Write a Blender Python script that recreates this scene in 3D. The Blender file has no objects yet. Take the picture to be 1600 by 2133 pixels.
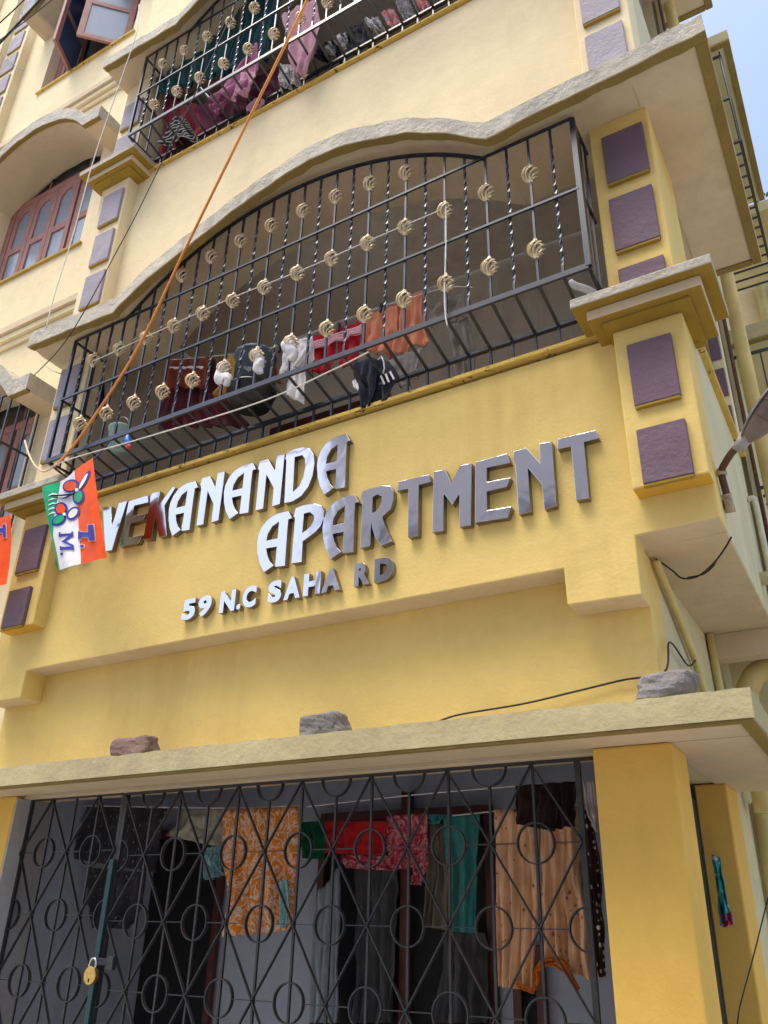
import bpy, bmesh, math, random
from mathutils import Vector, Matrix, noise
random.seed(7)
S = bpy.context.scene
C = S.collection
# ------------------------------------------------------------------ camera
FPX, PITCH, ROLL, YAW = 1743.75, 0.470721, 0.0266379, 0.539149
CAM = Vector((0, -3.1, 1.6))
_cy, _sy = math.cos(YAW), math.sin(YAW)
_f0, _r0, _u0 = Vector((-_sy, _cy, 0)), Vector((_cy, _sy, 0)), Vector((0, 0, 1))
_fw = _f0*math.cos(PITCH) + _u0*math.sin(PITCH)
_up = -_f0*math.sin(PITCH) + _u0*math.cos(PITCH)
_rt = _r0*math.cos(ROLL) + _up*math.sin(ROLL)
_up = -_r0*math.sin(ROLL) + _up*math.cos(ROLL)
cd = bpy.data.cameras.new('camera')
cam = bpy.data.objects.new('camera', cd); C.objects.link(cam)
M4 = Matrix((( _rt.x, _up.x, -_fw.x, CAM.x), (_rt.y, _up.y, -_fw.y, CAM.y), (_rt.z, _up.z, -_fw.z, CAM.z), (0, 0, 0, 1)))
cam.matrix_world = M4
cd.sensor_fit = 'VERTICAL'; cd.sensor_height = 36; cd.lens = 36*FPX/2133
cd.clip_end = 3000; cd.clip_start = .05
S.camera = cam
# ------------------------------------------------------------------ sky, sun, exposure
SUN_EL, SUN_AZ = math.radians(72), math.radians(212)
w = bpy.data.worlds.new('World'); S.world = w; w.use_nodes = True
nt = w.node_tree; bg = nt.nodes['Background']
sk = nt.nodes.new('ShaderNodeTexSky'); sk.sky_type = 'NISHITA'; sk.sun_disc = False
sk.sun_elevation = SUN_EL; sk.sun_rotation = SUN_AZ
sk.air_density = 1.0; sk.dust_density = 4.0; sk.ozone_density = 1.0
nt.links.new(sk.outputs[0], bg.inputs[0]); bg.inputs[1].default_value = 0.15
sd = bpy.data.lights.new('sun', 'SUN'); sd.energy = 1.5; sd.angle = math.radians(32); sd.color = (1, .95, .87)
so = bpy.data.objects.new('sun', sd); C.objects.link(so)
# direction to the sun: rotation measured clockwise from +Y
_d = Vector((math.sin(SUN_AZ)*math.cos(SUN_EL), math.cos(SUN_AZ)*math.cos(SUN_EL), math.sin(SUN_EL)))
so.rotation_euler = _d.to_track_quat('Z', 'Y').to_euler(); so.location = (0, -6, 14)
S.view_settings.view_transform = 'Standard'; S.view_settings.look = 'None'
S.view_settings.gamma = 1; S.view_settings.exposure = 1.25
S.render.engine = 'CYCLES'
S.cycles.max_bounces = 8; S.cycles.diffuse_bounces = 5

# ------------------------------------------------------------------ helpers
def at(u, v, y):
    """the point of the upright plane Y = y that is measured at photo pixel (u, v)"""
    d = _rt*((u-800)/FPX) - _up*((v-1066.5)/FPX) + _fw
    return CAM + d*((y-CAM.y)/d.y)
def at_x(u, v, x):
    d = _rt*((u-800)/FPX) - _up*((v-1066.5)/FPX) + _fw
    return CAM + d*((x-CAM.x)/d.x)
def tag(o, label, cat, group=None):
    o['label'] = label; o['category'] = cat
    if group: o['group'] = group
    return o
def empty(name, loc, label=None, cat=None, group=None, parent=None):
    o = bpy.data.objects.new(name, None); C.objects.link(o); o.empty_display_size = .1
    o.location = Vector(loc) - (wloc(parent) if parent else Vector())
    if parent: o.parent = parent
    if label: tag(o, label, cat, group)
    return o
def wloc(o):
    v = Vector(o.location)
    while o.parent: o = o.parent; v += Vector(o.location)
    return v
def mk(name, vs, fs, mat, parent=None, smooth=False, bevel=0, solid=0, sub=0, base=None):
    vs = [Vector(v) for v in vs]
    if base is None:
        lo = Vector([min(v[i] for v in vs) for i in range(3)]); hi = Vector([max(v[i] for v in vs) for i in range(3)])
        base = Vector(((lo.x+hi.x)/2, (lo.y+hi.y)/2, lo.z))
    me = bpy.data.meshes.new(name)
    me.from_pydata([v-base for v in vs], [], fs); me.update()
    if not smooth or True:
        bm = bmesh.new(); bm.from_mesh(me); bmesh.ops.recalc_face_normals(bm, faces=bm.faces); bm.to_mesh(me); bm.free()
    if smooth: me.polygons.foreach_set('use_smooth', [True]*len(me.polygons))
    if mat: me.materials.append(mat)
    o = bpy.data.objects.new(name, me); C.objects.link(o)
    o.location = base - (wloc(parent) if parent else Vector())
    if parent: o.parent = parent
    if solid:
        m = o.modifiers.new('solid', 'SOLIDIFY'); m.thickness = solid; m.offset = 0
    if bevel:
        m = o.modifiers.new('bevel', 'BEVEL'); m.width = bevel; m.segments = 2; m.limit_method = 'ANGLE'; m.angle_limit = .7
    if sub:
        m = o.modifiers.new('sub', 'SUBSURF'); m.levels = sub; m.render_levels = sub
    return o
def link_copy(o, loc, parent):
    c = o.copy(); C.objects.link(c); c.parent = parent; c.location = Vector(loc) - wloc(parent)
    return c
BOXF = [(0,3,2,1),(4,5,6,7),(0,1,5,4),(1,2,6,5),(2,3,7,6),(3,0,4,7)]
def boxv(x0,x1,y0,y1,z0,z1):
    return [(x0,y0,z0),(x1,y0,z0),(x1,y1,z0),(x0,y1,z0),(x0,y0,z1),(x1,y0,z1),(x1,y1,z1),(x0,y1,z1)]
def box(name,x0,x1,y0,y1,z0,z1,mat,parent=None,bevel=.004):
    return mk(name, boxv(x0,x1,y0,y1,z0,z1), BOXF, mat, parent, bevel=bevel)
def prism(name, poly, y0, y1, mat, parent=None, bevel=.004):
    n = len(poly)
    vs = [(x,y0,z) for x,z in poly] + [(x,y1,z) for x,z in poly]
    fs = [tuple(range(n)), tuple(range(2*n-1,n-1,-1))] + [(i,(i+1)%n,n+(i+1)%n,n+i) for i in range(n)]
    return mk(name, vs, fs, mat, parent, bevel=bevel)
class MB:
    def __init__(s): s.v=[]; s.f=[]
    def add(s, vs, fs):
        k=len(s.v); s.v += [Vector(v) for v in vs]; s.f += [tuple(i+k for i in f) for f in fs]; return s
    def box(s,*a): return s.add(boxv(*a), BOXF)
    def bar(s, p, q, wa, wb=None, up=None):
        p=Vector(p); q=Vector(q); wb = wb or wa; d=(q-p).normalized()
        a = (Vector(up) if up else (Vector((0,1,0)) if abs(d.y)<.9 else Vector((0,0,1))))
        a = (a - d*a.dot(d)).normalized(); b = d.cross(a)
        vs=[]
        for c in (p,q):
            for i,j in ((-1,-1),(1,-1),(1,1),(-1,1)): vs.append(c + a*(i*wa/2) + b*(j*wb/2))
        return s.add(vs, BOXF)
    def tube(s, pts, r, seg=6, cap=True, closed=False):
        pts=[Vector(p) for p in pts]; n=len(pts); k=len(s.v); a=None
        for i,p in enumerate(pts):
            if closed: d=(pts[(i+1)%n]-pts[i-1])
            else: d=(pts[min(i+1,n-1)]-pts[max(i-1,0)])
            d.normalize()
            if a is None: a = d.orthogonal().normalized()
            a=(a-d*a.dot(d)).normalized(); b=d.cross(a)
            rr = r[i] if isinstance(r,(list,tuple)) else r
            for t in range(seg):
                th=2*math.pi*t/seg; s.v.append(p+a*(rr*math.cos(th))+b*(rr*math.sin(th)))
        m = n if closed else n-1
        for i in range(m):
            i2=(i+1)%n
            for t in range(seg):
                s.f.append((k+i*seg+t, k+i*seg+(t+1)%seg, k+i2*seg+(t+1)%seg, k+i2*seg+t))
        if cap and not closed:
            s.f.append(tuple(k+t for t in range(seg))); s.f.append(tuple(k+(n-1)*seg+t for t in range(seg-1,-1,-1)))
        return s
    def build(s, name, mat, parent=None, **kw): return mk(name, s.v, s.f, mat, parent, **kw)
def tube(name, pts, r, mat, parent=None, seg=6): return MB().tube(pts, r, seg).build(name, mat, parent, smooth=True)
def smooth_pts(pts, n=8):
    pts=[Vector(p) for p in pts]; out=[]
    for i in range(len(pts)-1):
        p0=pts[max(i-1,0)]; p1=pts[i]; p2=pts[i+1]; p3=pts[min(i+2,len(pts)-1)]
        for k in range(n):
            t=k/n
            out.append(.5*((2*p1)+(p2-p0)*t+(2*p0-5*p1+4*p2-p3)*t*t+(3*p1-p0-3*p2+p3)*t**3))
    out.append(pts[-1]); return out

# ------------------------------------------------------------------ materials
def srgb(r,g,b):
    f=lambda c:(c/255/12.92) if c/255<=.04045 else ((c/255+.055)/1.055)**2.4
    return (f(r),f(g),f(b),1)
def new_mat(name):
    m=bpy.data.materials.new(name); m.use_nodes=True
    n=m.node_tree; return m,n,n.nodes['Principled BSDF']
def nd(n,t,**kw):
    o=n.nodes.new(t)
    for k,v in kw.items():
        if k.startswith('i_'):
            o.inputs[k[2:].replace('_',' ')].default_value=v
        else: setattr(o,k,v)
    return o
def ramp(n, src, stops):
    r=n.nodes.new('ShaderNodeValToRGB'); e=r.color_ramp.elements
    e[0].position,e[0].color=stops[0]; e[1].position,e[1].color=stops[-1]
    for p,c in stops[1:-1]:
        x=e.new(p); x.color=c
    n.links.new(src, r.inputs[0]); return r
def mulc(c,k): return (c[0]*k,c[1]*k,c[2]*k,1)
def plaster(name, col, rough=.85, var=.10, bump=.25, scale=60, stain=0.0, staincol=(.10,.07,.04,1), chips=0.0):
    """painted render: large faint blotches, trowel relief, optional rain streaks and flaked spots"""
    m,n,b=new_mat(name); L=n.links.new
    g=nd(n,'ShaderNodeNewGeometry')
    n1=nd(n,'ShaderNodeTexNoise',i_Scale=1.7,i_Detail=5.0,i_Roughness=.6); L(g.outputs['Position'],n1.inputs['Vector'])
    r=ramp(n,n1.outputs['Fac'],[(.3,mulc(col,1-var)),(.7,mulc(col,1+var*.6))])
    n3=nd(n,'ShaderNodeTexNoise',i_Scale=14.0,i_Detail=6.0,i_Roughness=.7); L(g.outputs['Position'],n3.inputs['Vector'])
    r3=ramp(n,n3.outputs['Fac'],[(.35,(1-var*.5,)*3+(1,)),(.65,(1,1,1,1))])
    mx=nd(n,'ShaderNodeMix',data_type='RGBA',blend_type='MULTIPLY'); mx.inputs[0].default_value=1
    L(r.outputs[0],mx.inputs[6]); L(r3.outputs[0],mx.inputs[7]); out=mx.outputs[2]
    if stain:
        mp=nd(n,'ShaderNodeMapping'); mp.inputs['Scale'].default_value=(9,9,.9); L(g.outputs['Position'],mp.inputs[0])
        n4=nd(n,'ShaderNodeTexNoise',i_Scale=1.0,i_Detail=8.0,i_Roughness=.65); L(mp.outputs[0],n4.inputs['Vector'])
        n5=nd(n,'ShaderNodeTexNoise',i_Scale=1.1,i_Detail=2.0); L(g.outputs['Position'],n5.inputs['Vector'])
        mu=nd(n,'ShaderNodeMath',operation='MULTIPLY'); L(n4.outputs['Fac'],mu.inputs[0]); L(n5.outputs['Fac'],mu.inputs[1])
        r4=ramp(n,mu.outputs[0],[(.27,(0,0,0,1)),(.42,(stain,)*3+(1,))])
        m2=nd(n,'ShaderNodeMix',data_type='RGBA'); L(r4.outputs[0],m2.inputs[0]); L(out,m2.inputs[6]); m2.inputs[7].default_value=staincol
        out=m2.outputs[2]
    if chips:
        n6=nd(n,'ShaderNodeTexNoise',i_Scale=22.0,i_Detail=4.0,i_Roughness=.7); L(g.outputs['Position'],n6.inputs['Vector'])
        r6=ramp(n,n6.outputs['Fac'],[(.70-chips,(0,0,0,1)),(.735-chips,(1,1,1,1))])
        m3=nd(n,'ShaderNodeMix',data_type='RGBA'); L(r6.outputs[0],m3.inputs[0]); L(out,m3.inputs[6]); m3.inputs[7].default_value=(.09,.06,.035,1)
        out=m3.outputs[2]
    L(out,b.inputs['Base Color'])
    n2=nd(n,'ShaderNodeTexNoise',i_Scale=float(scale),i_Detail=6.0,i_Roughness=.65); L(g.outputs['Position'],n2.inputs['Vector'])
    n7=nd(n,'ShaderNodeTexNoise',i_Scale=7.0,i_Detail=3.0); L(g.outputs['Position'],n7.inputs['Vector'])
    ad=nd(n,'ShaderNodeMath',operation='MULTIPLY_ADD'); L(n7.outputs['Fac'],ad.inputs[0]); ad.inputs[1].default_value=2.2; L(n2.outputs['Fac'],ad.inputs[2])
    bu=nd(n,'ShaderNodeBump',i_Strength=bump,i_Distance=.012); L(ad.outputs[0],bu.inputs['Height']); L(bu.outputs[0],b.inputs['Normal'])
    b.inputs['Roughness'].default_value=rough
    b.inputs['Specular IOR Level'].default_value=.25
    return m
def plain(name, col, rough=.6, metal=0, var=.15, scale=25, bump=0, spec=.4, rust=0):
    m,n,b=new_mat(name); L=n.links.new
    g=nd(n,'ShaderNodeNewGeometry')
    t=nd(n,'ShaderNodeTexNoise',i_Scale=float(scale),i_Detail=5.0,i_Roughness=.6); L(g.outputs['Position'],t.inputs['Vector'])
    r=ramp(n,t.outputs['Fac'],[(.3,mulc(col,1-var)),(.7,mulc(col,1+var))]); out=r.outputs[0]
    if rust:
        t2=nd(n,'ShaderNodeTexNoise',i_Scale=9.0,i_Detail=7.0,i_Roughness=.75); L(g.outputs['Position'],t2.inputs['Vector'])
        r2=ramp(n,t2.outputs['Fac'],[(.62-rust,(0,0,0,1)),(.70-rust,(1,1,1,1))])
        mx=nd(n,'ShaderNodeMix',data_type='RGBA'); L(r2.outputs[0],mx.inputs[0]); L(out,mx.inputs[6]); mx.inputs[7].default_value=(.09,.035,.018,1); out=mx.outputs[2]
    L(out,b.inputs['Base Color'])
    b.inputs['Roughness'].default_value=rough; b.inputs['Metallic'].default_value=metal; b.inputs['Specular IOR Level'].default_value=spec
    if bump:
        bu=nd(n,'ShaderNodeBump',i_Strength=bump,i_Distance=.01); L(t.outputs['Fac'],bu.inputs['Height']); L(bu.outputs[0],b.inputs['Normal'])
    return m
def fabric(name, col, col2=None, kind=None, scale=30, thr=.5, rough=.95, weave=.25, vec=None):
    """cloth: woven bump and creases, optional print (dots, flowers, stripes, glitter)"""
    m,n,b=new_mat(name); L=n.links.new
    g=nd(n,'ShaderNodeNewGeometry'); pos=g.outputs['Position']
    t=nd(n,'ShaderNodeTexNoise',i_Scale=12.0,i_Detail=4.0); L(pos,t.inputs['Vector'])
    r=ramp(n,t.outputs['Fac'],[(.3,mulc(col,.82)),(.7,mulc(col,1.12))]); out=r.outputs[0]
    if kind:
        mp=nd(n,'ShaderNodeMapping'); mp.inputs['Scale'].default_value=vec or (1,1,1); L(pos,mp.inputs[0])
        if kind=='dots':
            v=nd(n,'ShaderNodeTexVoronoi',i_Scale=float(scale),i_Randomness=.55); L(mp.outputs[0],v.inputs['Vector'])
            f=ramp(n,v.outputs['Distance'],[(thr,(1,1,1,1)),(thr+.05,(0,0,0,1))]).outputs[0]
        elif kind=='flower':
            n9=nd(n,'ShaderNodeTexNoise',i_Scale=float(scale)*1.6,i_Detail=2.0); L(mp.outputs[0],n9.inputs['Vector'])
            v=nd(n,'ShaderNodeTexVoronoi',i_Scale=float(scale)); L(mp.outputs[0],v.inputs['Vector'])
            s1=nd(n,'ShaderNodeMath',operation='MULTIPLY_ADD'); L(n9.outputs['Fac'],s1.inputs[0]); s1.inputs[1].default_value=.8; L(v.outputs['Distance'],s1.inputs[2])
            f=ramp(n,s1.outputs[0],[(thr,(1,1,1,1)),(thr+.07,(0,0,0,1))]).outputs[0]
        elif kind=='lace':
            n9=nd(n,'ShaderNodeTexNoise',i_Scale=float(scale),i_Detail=3.0,i_Distortion=2.5); L(mp.outputs[0],n9.inputs['Vector'])
            f=ramp(n,n9.outputs['Fac'],[(thr,(0,0,0,1)),(thr+.04,(1,1,1,1)),(thr+.10,(1,1,1,1)),(thr+.13,(0,0,0,1))]).outputs[0]
        elif kind=='stripes':
            v=nd(n,'ShaderNodeTexWave',wave_type='BANDS',bands_direction='Z',i_Scale=float(scale),i_Distortion=.6); L(mp.outputs[0],v.inputs['Vector'])
            f=ramp(n,v.outputs['Fac'],[(thr,(0,0,0,1)),(thr+.06,(1,1,1,1))]).outputs[0]
        elif kind=='pleat':
            v=nd(n,'ShaderNodeTexWave',wave_type='BANDS',bands_direction='X',i_Scale=float(scale),i_Distortion=1.2); L(mp.outputs[0],v.inputs['Vector'])
            f=ramp(n,v.outputs['Fac'],[(thr,(0,0,0,1)),(thr+.3,(1,1,1,1))]).outputs[0]
        mx=nd(n,'ShaderNodeMix',data_type='RGBA'); L(f,mx.inputs[0]); L(out,mx.inputs[6]); mx.inputs[7].default_value=col2; out=mx.outputs[2]
    L(out,b.inputs['Base Color'])
    n2=nd(n,'ShaderNodeTexNoise',i_Scale=45.0,i_Detail=5.0,i_Distortion=.4); L(pos,n2.inputs['Vector'])
    bu=nd(n,'ShaderNodeBump',i_Strength=weave,i_Distance=.008); L(n2.outputs['Fac'],bu.inputs['Height']); L(bu.outputs[0],b.inputs['Normal'])
    b.inputs['Roughness'].default_value=rough; b.inputs['Specular IOR Level'].default_value=.15
    b.inputs['Sheen Weight'].default_value=.1
    return m
YEL   = plaster('yellow paint', (.76,.56,.185,1), stain=.25, staincol=(.50,.30,.08,1))
YELG  = plaster('yellow paint deepened by shade', (.74,.46,.10,1), stain=.25, staincol=(.50,.30,.08,1))  # same yellow paint, the deeper shaded tone of the ground floor put into the colour
YELP  = plaster('yellow paint paled by haze', (.80,.67,.41,1), stain=.15, staincol=(.55,.40,.18,1))  # same yellow paint, haze and glare over the upper walls put into the colour
YELD  = plaster('ochre underside', (.33,.215,.03,1), var=.15, chips=.05, bump=.4)  # darker ochre for cornice undersides and tile bottom edges
CREAM = plaster('cream whitewash and underside bounce', (.62,.50,.33,1), stain=.25, staincol=(.36,.28,.17,1))
SIDEC = plaster('greenish cream side tone', (.62,.56,.34,1), stain=.35, staincol=(.36,.32,.18,1))  # greener, less saturated yellow for the flank walls
OLIVE = plaster('weathered cement paint', (.43,.37,.20,1), var=.12, bump=.4, scale=40, stain=.3, staincol=(.23,.20,.15,1))
GREYC = plaster('weathered grey cement', (.46,.42,.34,1), var=.2, bump=.9, scale=35, stain=.55, staincol=(.22,.20,.17,1))
LIP   = plaster('drip edge paint', (.27,.19,.055,1), var=.2, bump=.5)
PURPL = plaster('purple tile paint with sky sheen', (.33,.29,.33,1), var=.12, bump=.5, scale=45, rough=.7)  # purple tiles lightened: sky reflection on the upper ones put into the colour
PURP  = plaster('purple tile paint', (.165,.108,.135,1), var=.12, bump=.5, scale=45, rough=.7)
BLUEW = plaster('blue grey distemper', (.40,.43,.50,1), stain=.3, staincol=(.2,.2,.22,1))
INNER = plaster('cream distemper', (.74,.67,.57,1), stain=.3, staincol=(.28,.23,.17,1))
IRON  = plain('black painted iron', (.016,.019,.032,1), .30, .0, .3, 30, spec=.6, rust=.02)
GATEI = plain('grey black gate iron', (.028,.029,.031,1), .45, .0, .3, 40, spec=.5, rust=.0)
GOLD  = plain('dull gold paint', (.66,.53,.33,1), .45, .2, .2, 60, spec=.5)
WOOD  = plain('pink brown window paint', (.33,.155,.125,1), .6, 0, .18, 12, .1)
WOODD = plain('dark red door paint', (.09,.022,.018,1), .5, 0, .2, 10)
PIPEY = plain('pale yellow painted pipe', (.62,.50,.20,1), .55, 0, .15, 6)
ROPEW = plain('white nylon cord', (.70,.66,.60,1), .7)
CABLE = plain('black cable', (.02,.02,.022,1), .5)
CABLO = plain('orange cable sheath', (.72,.26,.035,1), .5, 0, .1, 5)
CABLB = plain('beige cable', (.55,.42,.25,1), .5)
RUST  = plain('rusty steel', (.12,.06,.035,1), .75, .2, .4, 30, .3)
BLACK = plain('painted darkness', (.012,.011,.012,1), .9)  # black put in for the darkness inside doorways and the keyhole
# mirror-polished steel with hand-beaten ripples
STEEL,_n,_b=new_mat('polished steel'); _b.inputs['Base Color'].default_value=(.60,.58,.61,1); _b.inputs['Metallic'].default_value=1; _b.inputs['Roughness'].default_value=.1
_g=nd(_n,'ShaderNodeNewGeometry'); _t=nd(_n,'ShaderNodeTexNoise',i_Scale=4.5,i_Detail=2.0,i_Distortion=.6); _n.links.new(_g.outputs['Position'],_t.inputs['Vector'])
_bu=nd(_n,'ShaderNodeBump',i_Strength=.16,i_Distance=.02); _n.links.new(_t.outputs['Fac'],_bu.inputs['Height']); _n.links.new(_bu.outputs[0],_b.inputs['Normal'])
STEELD = plain('steel letter edge', (.30,.27,.25,1), .35, 1, .2, 20)
# window glass: slightly frosted
GLASS,_n,_b=new_mat('hazy window glass'); _b.inputs['Base Color'].default_value=(.20,.24,.29,1); _b.inputs['Roughness'].default_value=.22; _b.inputs['Specular IOR Level'].default_value=1.0
DGLASS,_n,_b=new_mat('dark glass'); _b.inputs['Base Color'].default_value=(.045,.04,.035,1); _b.inputs['Roughness'].default_value=.3
BGLASS,_n,_b=new_mat('deep blue glass'); _b.inputs['Base Color'].default_value=(.02,.04,.12,1); _b.inputs['Roughness'].default_value=.2

# ------------------------------------------------------------------ setting: street
gm=plaster('street concrete', (.34,.33,.31,1), var=.25, stain=.4, staincol=(.14,.14,.13,1), scale=20)
g=box('street',-400,400,-400,400,-.4,0,gm,bevel=0); g['kind']='structure'

# the house across the street, met only as a reflection in the steel letters
OPP=empty('opposite_house',(0,-11,0),'plain lilac grey house across the street facing the lettered wall','building')
om=plaster('lilac grey render',(.68,.66,.70,1),stain=.3,staincol=(.25,.24,.26,1))
box('wall',-8.6,9,-14,-9,0,12,om,OPP,bevel=0); box('roof',-8.75,9.15,-14.1,-8.85,12.001,12.25,om,OPP)
for zz in (1.0,4.0,7.0,10.0):
    for i in range(6):
        xx=-7.4+i*2.7
        wo=box('window',xx,xx+1.1,-8.998,-8.97,zz,zz+1.3,plain('far glass',(.25,.26,.29,1),.3) if 'far glass' not in bpy.data.materials else bpy.data.materials['far glass'],OPP)
# ------------------------------------------------------------------ the building
B=empty('apartment_building',(-2.4,.6,0),'yellow apartment building with purple pilaster tiles and arched balcony awnings','building')
T=lambda x:.014*(x+4.2)      # the balcony line climbs slightly to the right
FL=2.98                       # storey height
FR=-.357                      # right-hand flank of the bay
# sign wall: parapet of the first floor with its stepped lower edge
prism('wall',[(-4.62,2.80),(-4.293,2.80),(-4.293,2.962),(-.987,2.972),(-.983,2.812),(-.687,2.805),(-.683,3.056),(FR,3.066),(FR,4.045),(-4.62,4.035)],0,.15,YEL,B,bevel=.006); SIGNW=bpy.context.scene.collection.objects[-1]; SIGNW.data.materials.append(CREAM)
for p in SIGNW.data.polygons: p.material_index=1 if p.normal.z<-.5 else 0  # underside turned cream: light bounced up from the street put into the colour
#
box('wall',FR-.12,FR,.15,1.38,3.066,4.045,SIDEC,B)
box('soffit',-.70,FR-.003,.15,2.05,3.062,3.16,CREAM,B)
# recessed wall over the canopy, its flank
prism('wall',[(-4.62,2.36),(-.69,2.36),(-.69,3.058),(-4.62,3.058)],.15,.36,YEL,B)
box('wall',-.86,-.69,.36,1.93,2.28,3.061,SIDEC,B)
# ledge with dirt on the parapet
YELO=plaster('orange yellow underside',(.62,.36,.045,1))  # pilaster undersides get a deeper orange than their fronts
LEDGE=plaster('dirty ochre ledge',(.64,.44,.10,1),var=.2,chips=.10,bump=.5)
def ledge(z,dx=0):
    vs=[]
    for x in (-4.22,-.70):
        zz=z+.006*(x+4.2)
        vs+=[(x,-.028,zz),(x,.16,zz),(x,.16,zz+.03),(x,-.02,zz+.03)]
    mk('ledge',vs,[(0,1,2,3),(7,6,5,4),(0,4,5,1),(1,5,6,2),(2,6,7,3),(3,7,4,0)],LEDGE,B,bevel=.004)
ledge(4.045); ledge(4.045+FL)
# arched concrete awnings of the main bay
AF=[(-4.57,5.205),(-3.73,5.17),(-3.69,5.21),(-3.47,5.335),(-3.08,5.485),(-2.80,5.59),(-2.59,5.655),(-2.40,5.70),(-2.23,5.72),(-2.05,5.71),(-1.89,5.676),(-1.57,5.556),(-1.32,5.40),(-1.185,5.285),(-1.10,5.222),(-1.03,5.225),(-.92,5.24),(-.02,5.287)]
def circ(x):
    h=1.30; c=-2.41; r=.50; R=(h*h+r*r)/(2*r)
    base=5.205+.021*(x+4.2)
    if abs(x-c)>=h: return base
    return base+math.sqrt(R*R-(x-c)**2)-(R-r)
def lerp_prof(P,x):
    for (a,za),(b,zb) in zip(P,P[1:]):
        if a<=x<=b: return za+(zb-za)*(x-a)/(b-a)
    return P[-1][1]
def loft(name, secs, mat, parent, bevel=.0, smooth=False):
    """secs: list of closed loops with the same count, skinned one after the other"""
    n=len(secs[0]); vs=[p for s in secs for p in s]; fs=[]
    for i in range(len(secs)-1):
        for k in range(n): fs.append((i*n+k,i*n+(k+1)%n,(i+1)*n+(k+1)%n,(i+1)*n+k))
    fs.append(tuple(range(n))); fs.append(tuple((len(secs)-1)*n+k for k in range(n-1,-1,-1)))
    return mk(name,vs,fs,mat,parent,bevel=bevel,smooth=smooth)
rn=lambda x,s:noise.noise(Vector((x*s,s,1.3)))
def main_awning(dz, xr=-.02):
    xs=[x for x,_ in AF]; X=[]
    for a,b in zip(xs,xs[1:]):
        k=max(1,int((b-a)/.06)); X+= [a+(b-a)*i/k for i in range(k)]
    X.append(xs[-1])
    secs=[]; lips=[]
    for x in X:
        xx = x if x<-.05 else xr
        zf=lerp_prof(AF,x)+dz; zb=circ(x)+dz+.012
        j=rn(x,11)*.008+rn(x,37)*.006; j2=rn(x+5,13)*.006+rn(x,29)*.004
        th=.125+rn(x,5)*.012+j
        secs.append([(xx,-.36+j2,zf),(xx,-.315,zf),(xx,-.312,max(zf+.018,zb-.02)),(xx,-.22,zb),(xx,.2,zb),(xx,.2,zb+.15),(xx,-.2,max(zf,zb)+th),(xx,-.352+j2,zf+th)])
        lips.append([(xx-0 if x>-4.5 else xx+.012,-.352+j2,zf-.004),(xx if x>-4.5 else xx+.012,-.305+j*1.3,zf-.004),(xx if x>-4.5 else xx+.012,-.305,zf+.015),(xx if x>-4.5 else xx+.012,-.352+j2,zf+.015)])
    a=loft('awning',secs,AWN,B)
    loft('drip_lip',lips,LIP,a)
    zf=5.287+dz
    return a
AWN=None
# split materials on the awning: weathered grey face, cream soffit -> by face normal at build time
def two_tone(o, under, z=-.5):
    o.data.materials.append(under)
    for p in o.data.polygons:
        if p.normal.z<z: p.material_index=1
AWN=GREYC
for dz,xr,yb in ((0,-.02,1.30),(FL,.06,1.70)):
    a=main_awning(dz,xr); two_tone(a,CREAM,-.3)
    # return of the slab along the flank
    s=box('awning',FR-.3,xr,.203,yb,5.30+dz,5.42+dz,GREYC,B); two_tone(s,CREAM)
    lp=MB(); lp.box(xr-.055,xr-.004,-.30,yb-.004,5.284+dz,5.2985+dz); lp.box(FR,xr-.06,yb-.05,yb-.004,5.284+dz,5.2985+dz)
    lp.build('drip_lip',LIP,s)
    s2=box('awning_soffit',FR-.02,xr-.0565,-.303,yb-.0525,5.2925+dz,5.312+dz,CREAM,B,bevel=0)
# wall between the first floor awning and the second floor ledge
def bay_wall(dz):
    top=4.045+FL+dz
    pts=[(-4.62,top),(-4.62,5.27+dz)]
    for i in range(41):
        x=-4.4+i*(4.0/40)
        pts.append((x,circ(x)+dz+.06))
    pts+=[(FR,5.29+dz),(FR,top)]
    prism('wall',pts,0,.19,YELP,B,bevel=0)
    box('wall',FR-.12,FR-.001,.19,1.30,5.40+dz,top-.002,SIDEC,B)
bay_wall(0); bay_wall(FL)
# pilasters ------------------------------------------------------------
def pilaster(x0,x1,z0,z1,mat,tiles,yf=-.092,yb=.02,side=None):
    p=box('pilaster',x0,x1,yf,yb,z0,z1,mat,B,bevel=.008); two_tone(p,YELO)
    for a,b,c,d in tiles:
        j=random.uniform(-.003,.003)
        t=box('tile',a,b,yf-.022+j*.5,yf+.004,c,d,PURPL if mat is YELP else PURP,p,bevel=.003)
        bt=box('tile_edge',a+.002,b-.002,yf-.020,yf-.001,c-.014,c-.0005,YELD,p,bevel=.002)
    return p
def tiles_px(lst,yf):
    out=[]
    for q in lst:
        P=[at(u,v,yf-.022) for u,v in q]
        xs=sorted(p.x for p in P); zs=sorted(p.z for p in P)
        out.append(((xs[0]+xs[1])/2,(xs[2]+xs[3])/2,(zs[0]+zs[1])/2,(zs[2]+zs[3])/2))
    return out
z6=lambda x,y:(1060+x/2.963,480+y/2.963)
z4=lambda x,y:(1060+x/2.963,y/2.963)
zk=lambda x,y:(x/5.333,950+y/5.333)
zl=lambda x,y:(150+x/5.333,270+y/5.333)
yf=-.092
rl=tiles_px([[z6(725,705),z6(1000,630),z6(1057,1010),z6(772,1080)],[z6(790,1230),z6(1085,1157),z6(1143,1500),z6(822,1560)]],yf)
ru=tiles_px([[z4(570,845),z4(820,752),z4(868,1045),z4(602,1125)],[z4(612,1230),z4(883,1137),z4(932,1465),z4(655,1540)]],yf)
ru.append((ru[1][0],ru[1][1],4.14,ru[1][2]-.11))
pr=pilaster(-.652,FR+.001,3.212,4.0,YEL,rl)
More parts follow.
